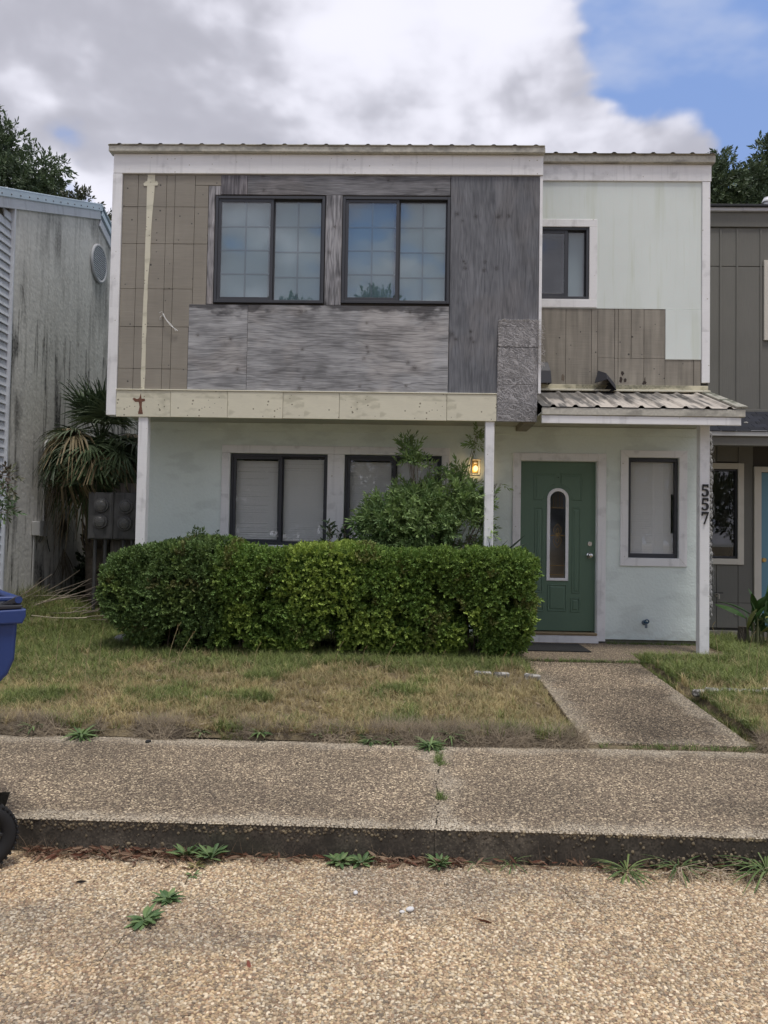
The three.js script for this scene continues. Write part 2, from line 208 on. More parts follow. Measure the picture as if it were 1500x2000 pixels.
M.siding = tmat(tex(512, 512, 2, 2, (u, v, o) => { const n = fbm(u * 2, v * 2, 4) - 0.5, st = sstep(0.55, 0.8, fbm(u * 14, v * 2, 4)) * 0.15, k = 1 + 0.1 * n - st; o[0] = 0.56 * k; o[1] = 0.59 * k; o[2] = 0.64 * k; }), 0.55);
M.oldStucco = tmat(tex(1024, 1536, 4.4, 6.6, (u, v, o) => { // v is height above the ground
  const n = fbm(u * 1.6, v * 1.6, 5) - 0.5, s = fbm(u * 26, v * 26, 4) - 0.5, run = fbm(u * 7 + 2, v * 0.55, 5), run2 = fbm(u * 20, v * 1.3 + 3, 5), blot = fbm(u * 1.9 + 7, v * 1.1, 5);
  const mold = clamp(sstep(0.46, 0.66, run) * sstep(0.36, 0.58, blot) * (v < 3.8 + 0.8 * noise(u * 5, 1) ? 0.85 : 0.28) + sstep(0.56, 0.76, run2) * (v < 4.2 ? 0.65 : 0.22) + sstep(0.58, 0.75, blot) * 0.3) * (0.55 + 0.45 * fbm(u * 40, v * 40, 3) * 1.6);
  const k = 1 + 0.22 * n + 0.30 * s; o[0] = lerp(0.62 * k, 0.07, mold); o[1] = lerp(0.61 * k, 0.068, mold); o[2] = lerp(0.575 * k, 0.064, mold); o[3] = 0.5 + s * 0.9;
}), 0.95, 0.0035);
const osb = (seed) => tmat(tex(384, 384, 0.5, 0.5, (u, v, o) => { let t = 0; for (let k = 0; k < 3; k++) { const a = k * 1.05 + 0.4 * fbm(u * 9, v * 9 + k * 7, 2) * 3, x = u * Math.cos(a) + v * Math.sin(a), y = -u * Math.sin(a) + v * Math.cos(a); t = Math.max(t, noise(x * 26 + seed + k * 31, y * 170)); } const n = fbm(u * 5 + seed, v * 5, 4) - 0.5; t = sstep(0.45, 0.98, t); const q = 0.16 + 0.24 * t + 0.10 * n; o[0] = q; o[1] = q * 0.97; o[2] = q * 0.98; o[3] = t; }), 0.95, 0.004);
const voro = (cell, seed, cols, mortar, w = 1024, m = 1) => { // pebbles in mortar, tiles every m metres
  const n = Math.round(m / cell);
  return tex(w, w, m, m, (u, v, o) => {
    const gx = u / m * n, gy = v / m * n, ix = Math.floor(gx), iy = Math.floor(gy); let d1 = 9, d2 = 9, id = 0;
    for (let a = -1; a <= 1; a++) for (let b = -1; b <= 1; b++) { const cx = (ix + a + n) % n, cy = (iy + b + n) % n, h1 = hash(cx + seed, cy), h2 = hash(cx, cy + seed + 50), dx = ix + a + h1 - gx, dy = iy + b + h2 - gy, q = dx * dx + dy * dy; if (q < d1) { d2 = d1; d1 = q; id = hash(cx * 7 + seed, cy * 3 + 1); } else if (q < d2) d2 = q; }
    const e = Math.sqrt(d2) - Math.sqrt(d1), t = sstep(0.10, 0.28, e), c = cols[Math.floor(id * cols.length) % cols.length], k = 0.75 + 0.5 * ((id * 37) % 1);
    o[0] = lerp(mortar[0], c[0] * k, t); o[1] = lerp(mortar[1], c[1] * k, t); o[2] = lerp(mortar[2], c[2] * k, t); o[3] = t * (1 - d1 * 0.4);
  });
};
const PEB_ROAD = [[0.572, 0.435, 0.257], [0.466, 0.335, 0.203], [0.339, 0.225, 0.14], [0.615, 0.49, 0.32], [0.297, 0.23, 0.158], [0.53, 0.39, 0.243], [0.7, 0.59, 0.423]];
const PEB_WALK = [[0.426, 0.337, 0.223], [0.252, 0.193, 0.131], [0.167, 0.127, 0.09], [0.323, 0.249, 0.167], [0.562, 0.455, 0.31], [0.202, 0.152, 0.106]];
M.road = tmat(voro(0.0100, 3, PEB_ROAD, [0.30, 0.235, 0.155]), 0.9, 0.004);
M.walk = tmat(voro(0.0105, 8, PEB_WALK, [0.075, 0.06, 0.045]), 0.92, 0.004);
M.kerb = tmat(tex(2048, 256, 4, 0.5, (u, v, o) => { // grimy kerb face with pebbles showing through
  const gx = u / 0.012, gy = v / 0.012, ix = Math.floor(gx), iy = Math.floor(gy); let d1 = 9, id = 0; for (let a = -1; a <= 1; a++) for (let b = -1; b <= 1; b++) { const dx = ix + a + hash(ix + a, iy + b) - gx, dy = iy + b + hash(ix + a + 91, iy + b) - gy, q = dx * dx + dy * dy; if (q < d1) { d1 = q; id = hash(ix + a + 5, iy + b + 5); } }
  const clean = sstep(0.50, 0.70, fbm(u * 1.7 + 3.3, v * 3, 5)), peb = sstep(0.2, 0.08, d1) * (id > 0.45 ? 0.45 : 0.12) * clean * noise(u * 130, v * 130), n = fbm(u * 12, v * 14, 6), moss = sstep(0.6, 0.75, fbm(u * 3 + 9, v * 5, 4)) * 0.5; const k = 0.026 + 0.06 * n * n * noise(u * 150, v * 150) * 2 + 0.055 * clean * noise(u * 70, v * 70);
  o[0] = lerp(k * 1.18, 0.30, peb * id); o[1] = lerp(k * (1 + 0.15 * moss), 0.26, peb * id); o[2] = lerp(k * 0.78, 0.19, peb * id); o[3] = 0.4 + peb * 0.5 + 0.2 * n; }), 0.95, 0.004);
M.soil = tmat(tex(512, 512, 2, 2, (u, v, o) => { const n = fbm(u * 5, v * 5, 5), f = noise(u * 160, v * 160), t = noise(u * 60, v * 300); const k = 0.5 + 0.6 * n + 0.35 * f; o[0] = lerp(0.13, 0.20, t) * k; o[1] = lerp(0.105, 0.155, t) * k; o[2] = lerp(0.065, 0.085, t) * k; o[3] = f; }), 1, 0.01);
M.bark = tmat(tex(256, 512, 0.6, 1.2, (u, v, o) => { const n = fbm(u * 40, v * 7, 5), k = 0.5 + n; o[0] = 0.12 * k; o[1] = 0.10 * k; o[2] = 0.08 * k; o[3] = n; }), 0.95, 0.02);
M.twig = cmat(0.16, 0.13, 0.10, 0.9);
M.holeStain = tmat(tex(64, 64, 0.1, 0.1, (u, v, o) => { const k = 0.5 + noise(u * 400, v * 400); o[0] = 0.045 * k; o[1] = 0.034 * k; o[2] = 0.03 * k; }, false), 0.95);  // dark brown standing for the darkness of siding holes and for wet stains
M.leaf = leafMat(0.5); M.leafDull = leafMat(0.7);
M.straw = leafMat(0.85);

// ------------------------------------------------------------------ the ground
const LAWN_EDGE = 3.235;
const walkY = (z) => lerp(0.163, 0.308, clamp((3.15 - z) / 2.5));
function gh(x, z) {
  let y = lerp(0.205, 0.335, clamp((LAWN_EDGE - z) / 2.5));
  y += 0.30 * sstep(-3.15, -4.35, x) * sstep(0.9, -1.0, z) + 0.016 * (fbm(x * 1.6 + 9, z * 1.6, 3) - 0.5);
  if (x > 1.16 && x < 2.42 && z > 0.4) y = Math.min(y, walkY(z) - 0.05);
  if (z < 0.42 && x > 0.95 && x < 3.4) y = Math.min(y, 0.27);
  return y;
}
{
  const far = structure('ground');
  const g = new THREE.PlaneGeometry(900, 900, 1, 1).rotateX(-Math.PI / 2).translate(0, -0.06, 0); const uv = g.attributes.uv; for (let i = 0; i < uv.count; i++) uv.setXY(i, uv.getX(i) * 900, uv.getY(i) * 900);
  part('far_ground', g, M.soil, far);
  const L = structure('lawn'), nx = 300, nz = 150, P = [], U = [], I = [];
  for (let j = 0; j <= nz; j++) for (let i = 0; i <= nx; i++) { const x = lerp(-12, 12, i / nx), z = lerp(-5.76, LAWN_EDGE, j / nz); P.push(x, gh(x, z) - (j === nz ? 0.045 : 0), z); U.push(x, z); }
  for (let j = 0; j < nz; j++) for (let i = 0; i < nx; i++) { const a = j * (nx + 1) + i; I.push(a, a + nx + 1, a + 1, a + 1, a + nx + 1, a + nx + 2); }
  const t = new THREE.BufferGeometry(); t.setAttribute('position', new THREE.Float32BufferAttribute(P, 3)); t.setAttribute('uv', new THREE.Float32BufferAttribute(U, 2)); t.setIndex(I); t.computeVertexNormals();
  part('soil', t, M.soil, L); part('soil_edge', cbox(-12, 12, -0.05, 0.150, LAWN_EDGE - 0.3, LAWN_EDGE - 0.001), M.soil, L);
}
const slabGeo = (pts, y0, y1) => new THREE.ExtrudeGeometry(shapeOf(pts.map(([x, z]) => [x, -z])), { depth: y1 - y0, bevelEnabled: true, bevelSize: 0.002, bevelThickness: 0.002, bevelSegments: 1, bevelOffset: -0.002 }).rotateX(-Math.PI / 2).translate(0, y0, 0);
const jag = (x0, z0, x1, z1, n, amp, seed) => { const r = [], q = rng(seed); for (let i = 0; i <= n; i++) { const t = i / n; r.push([lerp(x0, x1, t) + (i && i < n ? (q() - 0.5) * amp : 0), lerp(z0, z1, t)]); } return r; };
const pebble = new THREE.IcosahedronGeometry(1, 1); { const p = pebble.attributes.position, q = rng(4); const mem = {}; for (let i = 0; i < p.count; i++) { const k = [p.getX(i), p.getY(i), p.getZ(i)].map((v) => v.toFixed(3)).join(); mem[k] ??= 0.86 + 0.28 * q(); p.setXYZ(i, p.getX(i) * mem[k], p.getY(i) * mem[k], p.getZ(i) * mem[k]); } pebble.computeVertexNormals(); }
const smoothPebble = (() => { const g = new THREE.SphereGeometry(1, 8, 5); return g; })();
const pebMat = new THREE.MeshStandardMaterial({ roughness: 0.72 });
function pebbles(parent, x0, x1, z0, z1, cell, yFn, colFn, test, seed, smin, smax) {
  const r = rng(seed), nx = Math.round((x1 - x0) / cell), nz = Math.round((z1 - z0) / cell), e = new THREE.Euler();
  return inst('pebbles', smoothPebble, pebMat, nx * nz, (k, m, c) => {
    const i = k % nx, j = (k - i) / nx, x = x0 + (i + 0.1 + r() * 0.8) * cell, z = z0 + (j + 0.1 + r() * 0.8) * cell, a = r(), b = r(), s = lerp(smin, smax, r() * r() * 0.6 + 0.4 * r()), sp = r() * 6.28, tl = r();
    if (!test(x, z, a)) return false;
    Q.setFromEuler(e.set((tl - 0.5) * 0.5, sp, (b - 0.5) * 0.5));
    m.compose(V(x, yFn(z) - s * 0.1, z), Q, T2.set(s * (0.9 + 0.5 * a), s * 0.55, s * (0.75 + 0.3 * b)));
    colFn(x, z, a, b, c);
  }, parent);
}
{ // parking pavement and its crack
  const R = structure('road');
  const crack = jag(-0.895, 4.78, -0.95, 5.20, 9, 0.03, 2).concat(jag(-0.985, 5.30, -1.06, 5.72, 8, 0.03, 5));
  const lens = (pts, w) => [...pts.map(([x, z], i) => [x - w * Math.sin(Math.PI * (i + 0.3) / (pts.length - 0.4)), -z]), ...[...pts].reverse().map(([x, z], i) => [x + w * Math.sin(Math.PI * (i + 0.3) / (pts.length - 0.4)), -z])];
  const crack2 = jag(0.665, 4.86, 0.79, 5.19, 8, 0.02, 6);
  part('slab', new THREE.ExtrudeGeometry(shapeOf([[-30, -4.6], [-30, -40], [30, -40], [30, -4.6]], [lens(crack, 0.0032), lens(crack2, 0.0026)]), { depth: 0.1, bevelEnabled: false }).rotateX(-Math.PI / 2).translate(0, -0.1, 0), M.road, R);
  part('base', cbox(-30, 30, -0.2, -0.045, 4.6, 40), M.soil, R);
  const crackX = (z) => { if (z < crack[0][1]) return 99; for (let i = 1; i < crack.length; i++) if (z <= crack[i][1]) { const t = (z - crack[i - 1][1]) / (crack[i][1] - crack[i - 1][1]); return lerp(crack[i - 1][0], crack[i][0], t); } return 99; };
  const cr2 = (z) => { for (let i = 1; i < crack2.length; i++) if (z <= crack2[i][1]) return lerp(crack2[i - 1][0], crack2[i][0], (z - crack2[i - 1][1]) / (crack2[i][1] - crack2[i - 1][1])); return 99; };
  pebbles(R, -2.75, 2.75, 4.735, 6.6, 0.0098, () => 0.001, (x, z, a, b, c) => {
    const p = PEB_ROAD[Math.floor(a * 6.999)], st = fbm(x * 2.2 + 3, z * 2.2, 4), gr = sstep(0.46, 0.64, fbm(x * 1.3 + 7, z * 2.6 + 1, 5)) * 0.45 + 0.15 * sstep(0.5, 0.75, fbm(x * 5 + 1, z * 5 + 4, 4)), k = (0.62 + 0.66 * b) * (0.74 + 0.36 * st) * (1 - clamp(gr) * 0.5), rust = sstep(0.58, 0.7, fbm(x * 1.8 + 20, z * 1.8, 4)) * 0.08;
    const ash = clamp(gr) * 0.45, av = (p[0] + p[1] + p[2]) / 3; c.setRGB(lerp(p[0], av, ash) * k, lerp(p[1], av * 0.98, ash) * k * (1 - rust * 0.35), lerp(p[2], av * 0.93, ash) * k * (1 - rust * 0.6));
  }, (x, z, a) => Math.abs(x) < 0.56 * (8.35 - z) + 0.25 && Math.abs(x - crackX(z)) > 0.005 && !(z > 4.86 && z < 5.2 && Math.abs(x - cr2(z)) < 0.005), 31, 0.0048, 0.0082);
  // kerb and sidewalk in two slabs with a jagged crack
  const S = structure('sidewalk'), mid = jag(0.275, LAWN_EDGE, 0.20, 4.1, 9, 0.03, 8).concat(jag(0.205, 4.2, 0.165, 4.715, 7, 0.035, 9));
  const lp = [[-12, LAWN_EDGE], ...mid.map(([x, z]) => [x - 0.0013, z]), [-1.88, 4.715], [-2.02, 4.36], [-12, 4.36]], rp = [...[...mid].reverse().map(([x, z]) => [x + 0.0013, z]), [12, LAWN_EDGE], [12, 4.735]];
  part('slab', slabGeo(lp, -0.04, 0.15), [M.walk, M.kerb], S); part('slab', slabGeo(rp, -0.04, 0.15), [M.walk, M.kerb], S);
  part('joint_soil', cbox(0.1, 0.33, -0.03, 0.128, LAWN_EDGE, 4.69), M.soil, S);
  const midX = (z) => { for (let i = 1; i < mid.length; i++) if (z <= mid[i][1]) return lerp(mid[i - 1][0], mid[i][0], (z - mid[i - 1][1]) / (mid[i][1] - mid[i - 1][1])); return 0.165; };
  const walkCol = (x, z, a, b, c, worn, dim) => { const p = PEB_WALK[Math.floor(a * 5.999)], st = fbm(x * 1.7 + 30, z * 2.1, 5), k = (0.36 + 1.0 * b) * (0.30 + 0.98 * st) * (dim ?? 1), w = mix3([p[0] * k, p[1] * k, p[2] * k], [0.45 * (0.7 + 0.6 * b), 0.395 * (0.7 + 0.6 * b), 0.305 * (0.7 + 0.6 * b)], worn); c.setRGB(...w); };
  const worn = (x, z) => { const n = fbm(x * 6, z * 6, 4); return clamp(0.75 * sstep(0.22, 0.02, z - LAWN_EDGE + 0.2 * (n - 0.5)) + 0.75 * sstep(0.16, 0.0, 4.715 - z + 0.22 * (n - 0.5)) + 0.6 * sstep(0.14, 0, Math.abs(x - 0.22) + 0.2 * (n - 0.5))) * (0.6 + 0.5 * noise(x * 90, z * 90)); };
  pebbles(S, -3.1, 3.1, LAWN_EDGE + 0.01, 4.716, 0.0106, () => 0.151, (x, z, a, b, c) => walkCol(x, z, a, b, c, worn(x, z)), (x, z) => Math.abs(x - midX(z)) > 0.0035 && !(z > 4.36 && x < -1.87 - (4.715 - z) * 0.4) && Math.abs(x) < 0.56 * (8.35 - z) + 0.2, 32, 0.0050, 0.0086);
  { const r = rng(36); inst('kerb_pebbles', smoothPebble, pebMat, 7000, (i, m, c) => { const x = lerp(-1.85, 2.6, r()), y = 0.152 - 0.15 * Math.pow(r(), 1.3), a = r(), b = r(), cl = sstep(0.50, 0.66, fbm(x * 1.9 + 3.3, y * 5, 5)), edge = y > 0.138; if (!edge && a > cl * 0.8 + 0.03) return false; const s = lerp(0.004, 0.009, b); place(m, x, Math.min(y, 0.149), 4.7145 + (x > 0.17 ? 0.013 * (x - 0.17) / 4 : 0) - s * (edge ? 0.5 : 0.15), V((a - 0.5) * 0.6, 0.3, 1), a * 6, s, s * 0.6); const p = PEB_WALK[Math.floor(a * 59) % 6], k = (edge ? 0.2 + 0.5 * noise(x * 14, 3) : 0.25 + 0.4 * b) * (0.6 + 0.6 * a); c.setRGB(p[0] * k, p[1] * k, p[2] * k * 0.92); }, S); }
  // front walk and porch slab
  const W = structure('path'), g = cbox(1.235, 2.345, -0.12, 0, 0, 2.49, 0.006), pp = g.attributes.position; for (let i = 0; i < pp.count; i++) { const z = 0.65 + pp.getZ(i); pp.setXYZ(i, pp.getX(i), pp.getY(i) + walkY(z), z); }
  part('slab', g, M.walk, W);
  pebbles(W, 1.24, 2.34, 0.66, 3.135, 0.0110, (z) => walkY(z) + 0.001, (x, z, a, b, c) => { const e = Math.min(x - 1.235, 2.345 - x), n = fbm(x * 5, z * 5, 4); walkCol(x, z, a, b, c, clamp(sstep(0.2, 0.0, e + 0.3 * (n - 0.5)) * 0.8 * sstep(0.9, 1.8, z) + 0.45 * sstep(2.95, 3.12, z + 0.3 * (n - 0.5))) * (0.25 + 0.6 * noise(x * 90, z * 90)), 0.85); }, () => true, 33, 0.0050, 0.0086);
  part('porch_slab', slabGeo([[0.9, -0.76], [3.44, -0.76], [3.44, 0.02], [2.44, 0.05], [2.38, 0.56], [0.9, 0.60]], 0.15, 0.322), M.walk, W);
  pebbles(W, 1.2, 3.4, -0.74, 0.54, 0.014, () => 0.322, (x, z, a, b, c) => { walkCol(x, z, a, b, c, 0); c.multiplyScalar(0.9); c.g *= 0.95; }, (x, z) => !(x > 2.35 && z > 0.0), 34, 0.0035, 0.0065);
}

// ------------------------------------------------------------------ the townhouse
const house = thing('townhouse', 'flat-fronted two-storey townhouse with bare plywood upper wall and green front door', 'house');
const HP = (name, geo, mat, label) => part(name, geo, mat, house, label);
const sub = (parent, name, geo, mat, label) => part(name, geo, mat, parent, label);
// core: lower storey box, upper storeys as hollow shells with real openings
HP('wall', uvShift(wallGeo(-3.06, 3.56, 0.37, 2.85, -0.95, -0.75, [[-2.08, -0.918, 1.40, 2.488], [-0.715, 0.436, 1.40, 2.488], [1.372, 2.258, 0.40, 2.445], [2.627, 3.213, 1.325, 2.503]]), 4, 0), M.mintWall, 'pale mint stucco ground-floor wall');
HP('foundation', cbox(-3.06, 3.54, 0.1, 0.368, -1.0, -0.79), M.concrete);
const sideGeo = (pts, x0, x1) => new THREE.ExtrudeGeometry(shapeOf(pts.map(([z, y]) => [-z, y])), { depth: x1 - x0, bevelEnabled: false }).rotateY(Math.PI / 2).translate(x0, 0, 0);
HP('side_wall', cbox(-3.06, -2.9, 0.1, 2.84, -8, -0.96), M.mintWall); HP('side_wall', sideGeo([[-0.90, 0.1], [-0.90, 6.00], [-8, 8.80], [-8, 0.1]], 3.44, 3.555), M.mintWall); HP('side_wall', sideGeo([[-0.135, 2.87], [-0.135, 5.72], [-8, 8.70], [-8, 2.87]], -3.27, -3.12), M.mintWall);
HP('rear_wall', cbox(-3.27, 3.555, 0.1, 8.75, -8.2, -8.01), M.mintWall);
HP('floor_slab', cbox(-2.89, 3.43, 2.86, 2.95, -8, -0.2), M.sheath);
HP('sheathing', wallGeo(-3.18, 1.42, 2.87, 5.50, -0.13, -0.030, [[-2.143, -0.925, 4.068, 5.265], [-0.731, 0.455, 4.075, 5.265]]), M.sheath);
HP('sheathing', wallGeo(1.30, 3.56, 2.98, 5.80, -0.88, -0.775, [[1.45, 2.150, 4.382, 5.25]]), M.sheath);
HP('end_wall', cbox(1.30, 1.428, 2.79, 5.50, -0.77, -0.131), M.taupe);
// soffits, frieze
HP('soffit', cbox(-3.19, 1.425, 2.850, 2.868, -0.752, -0.021), M.soffit);
HP('soffit', cbox(1.432, 3.50, 2.853, 2.868, -0.752, 0.226), M.soffit);
for (const g of [cbox(-1.02, -0.985, 2.842, 2.849, -0.72, -0.03), cbox(1.6, 1.64, 2.845, 2.852, -0.72, 0.2)]) HP('soffit_joint', g, M.soffit);
HP('frieze', cbox(-3.055, 3.44, 2.750, 2.849, -0.748, -0.728, 0.003, [4, 0]), M.mintWall);
// taupe siding with grooves and cracked courses
{
  const r = rng(50), cols = [-3.186, -3.016, -2.698, -2.603, -2.378, -2.226], rows = [3.092, 3.327, 3.794, 4.218, 4.723, 5.138, 5.502];
  for (let c = 0; c < 5; c++) for (let k = 0; k < 6; k++) {
    let x0 = cols[c] + 0.002, x1 = cols[c + 1] - 0.002, y0 = rows[k] + 0.002, y1 = rows[k + 1] - 0.002;
    if (c === 4 && y1 < 4.1) { x1 = -2.378 - 0; continue; }
    if (c === 3 && y0 < 3.79 && y0 > 3.3) y0 -= 0.002; if (c === 4 && k === 3) y0 = 4.05;
    if (c === 3 && y1 < 4.05) x1 = -2.414;
    const j = (r() - 0.5) * 0.003;
    if (c === 4 && k === 5) { HP('siding_panel', cbox(x0, x1 - 0.002, y0, 5.380, -0.029, -0.010 + j, 0.002), M.taupe); HP('siding_panel', cbox(x0, -2.091, 5.384, y1, -0.029, -0.010 + j, 0.002), M.taupe); continue; }
    HP('siding_panel', cbox(x0, x1, y0, y1, -0.029, -0.010 + j, 0.002), M.taupe);
  }
  // pale smear of paint down the siding with a little cross near its top
  const L = [], Rr = []; for (let i = 0; i <= 26; i++) { const t = i / 26, y = lerp(5.50, 3.09, t), cx = lerp(-2.874, -2.903, Math.min(1, t * 1.6)), w = lerp(0.038, 0.021, sstep(0, 0.6, t)) + 0.008 * (noise(i * 0.8, 2) - 0.5); L.push([cx - w, y]); Rr.push([cx + w * (0.9 + 0.3 * noise(i * 0.7, 8)), y]); }
  const ex = (p, z0, d) => new THREE.ExtrudeGeometry(shapeOf(p), { depth: d, bevelEnabled: false }).translate(0, 0, z0);
  HP('paint_smear', [ex([...L, ...Rr.reverse()], -0.0095, 0.004), ex([[-2.952, 5.372], [-2.80, 5.378], [-2.792, 5.40], [-2.806, 5.425], [-2.85, 5.418], [-2.93, 5.424], [-2.957, 5.40]], -0.0095, 0.0048)], M.cream, 'cream paint smear running down the taupe siding');
  HP('frayed_cable', [tube([[-2.70, 3.915, -0.005], [-2.69, 3.93, 0.02], [-2.655, 3.87, 0.035], [-2.60, 3.80, 0.03], [-2.525, 3.745, 0.01]], 0.005, 20, 5), tube([[-2.70, 3.92, 0], [-2.72, 3.90, 0.015], [-2.725, 3.865, 0.01]], 0.003, 8, 4), tube([[-2.695, 3.925, 0], [-2.67, 3.885, 0.02], [-2.60, 3.815, 0.015], [-2.545, 3.74, 0.02]], 0.003, 12, 4), tube([[-2.69, 3.93, 0], [-2.705, 3.955, 0.02], [-2.73, 3.94, 0.02]], 0.0025, 8, 4)], cmat(0.7, 0.7, 0.68, 0.8), 'frayed white cable hanging from a hole in the siding');
}
// plywood and board patches
{
  const grey = [0.075, 0.068, 0.075], pale = [0.35, 0.325, 0.33];
  const P = (x0, x1, y0, y1, t, z1 = -0.008, lab = null, z0 = -0.029) => HP('plywood_panel', cbox(x0 + 0.0015, x1 - 0.0015, y0 + 0.0015, y1 - 0.0015, z0, z1, 0.003, [-x0, -y0]), tmat(t, 0.92, 0.0025), lab);
  P(-2.091, -1.795, 5.280, 5.502, plyTex(256, 192, 0.3, 0.225, 3, 'v', [0.08, 0.075, 0.082], [0.36, 0.335, 0.35], 1.1, 0), -0.006, 'small vertical-grain plywood scrap above the window corner');
  P(-1.795, 0.452, 5.280, 5.502, plyTex(1024, 128, 2.26, 0.225, 4, 'h', [0.085, 0.083, 0.087], [0.30, 0.292, 0.30], 1.0, 4), -0.008, 'long plywood strip above both windows');
  P(-2.224, -2.150, 4.052, 5.378, plyTex(128, 768, 0.14, 1.4, 5, 'v', [0.12, 0.112, 0.115], [0.50, 0.475, 0.475], 1.2, 2), -0.007);
  P(-2.150, -2.092, 5.275, 5.378, plyTex(64, 96, 0.14, 0.2, 6, 'v', [0.12, 0.112, 0.115], [0.50, 0.475, 0.475], 1.2, 0), -0.0072);
  P(-0.919, -0.735, 4.052, 5.280, plyTex(192, 768, 0.2, 1.25, 7, 'v', [0.09, 0.087, 0.092], [0.48, 0.465, 0.475], 1.2, 3, 0.32), -0.006, 'weathered plywood strip between the upper windows');
  P(-2.412, -1.757, 3.100, 4.050, plyTex(512, 640, 0.68, 0.97, 8, 'h', [0.15, 0.147, 0.149], [0.50, 0.487, 0.484], 1.0, 3, 0.22, true), -0.007, 'squarish grey plywood patch beside the taupe siding');
  P(-1.757, 0.455, 3.088, 4.050, plyTex(1408, 640, 2.24, 0.97, 10, 'h', [0.14, 0.137, 0.139], [0.48, 0.468, 0.466], 1.15, 15, 0.24, true), -0.005, 'large grey plywood sheet under the upper windows');
  P(0.457, 1.428, 3.082, 5.502, plyTex(640, 1600, 0.99, 2.44, 12, 'v', [0.080, 0.082, 0.090], [0.225, 0.226, 0.24], 0.95, 18, 0.15), -0.006, 'dark vertical-grain plywood sheet at the right of the windows');
  [[0.994, 3.828, 3.905], [0.992, 3.606, 3.826], [0.988, 3.194, 3.603], [0.985, 2.79, 3.191]].forEach(([x, a, b], i) => HP('fibre_board', cbox(x, 1.428 - i * 0.002, a, b, -0.005, 0.012 + (i % 2) * 0.003, 0.003), osb(i * 3), i ? null : 'rough pale fibre board scraps stacked up the corner'));
  // fibres fraying out of the joints and edges of the fibre board
  const r = rng(61), F = []; for (let i = 0; i < 150; i++) { const e = r(); let x, y; if (e < 0.35) { x = lerp(0.99, 1.43, r()); y = 3.905; } else if (e < 0.75) { x = 1.428; y = lerp(3.4, 3.9, r()); } else { x = 0.99; y = lerp(2.95, 3.9, r()); } const s = (e < 0.35 || e > 0.75) ? 0.018 : 0.10; F.push(tube([[x, y, 0.008], [x + (r() - 0.35) * s, y + (r() - 0.6) * s, 0.014 + r() * 0.02], [x + (r() - 0.2) * s, y + (r() - 0.75) * s * 1.3, 0.014 + r() * 0.02]], 0.0014, 4, 3)); }
  HP('frayed_fibre', F, cmat(0.5, 0.48, 0.46, 0.95));
}
// cream band boards
{
  const xs = [-3.188, -2.583, -1.954, -1.345, -0.727, 0.444, 0.985];
  for (let i = 0; i < 6; i++) HP('band_board', cbox(xs[i] + 0.0015, xs[i + 1] - 0.0015, 2.79 + (i % 2) * 0.002, 3.082, -0.028, 0.010 + (i % 3) * 0.0015, 0.003, [i * 0.37, 0]), M.cream);
  HP('band_cap', cbox(-3.188, 0.985, 3.083, 3.096, -0.010, 0.020, 0.003), M.cream);
  const blob = [[-3.005, 2.985], [-2.99, 3.0], [-2.955, 2.985], [-2.93, 2.995], [-2.915, 3.05], [-2.905, 2.99], [-2.87, 2.99], [-2.865, 2.965], [-2.90, 2.955], [-2.90, 2.90], [-2.885, 2.82], [-2.94, 2.82], [-2.925, 2.90], [-2.935, 2.955], [-2.975, 2.955]];
  HP('rust_stain', new THREE.ExtrudeGeometry(shapeOf(blob), { depth: 0.0015, bevelEnabled: false }).translate(0, 0, 0.0105), tmat(tex(128, 128, 0.2, 0.2, (u, v, o) => { const k = 0.7 + 0.6 * noise(u * 200, v * 200); o[0] = 0.16 * k; o[1] = 0.075 * k; o[2] = 0.05 * k; }, false), 0.95), 'rust-brown peeled mark on the cream band');
}
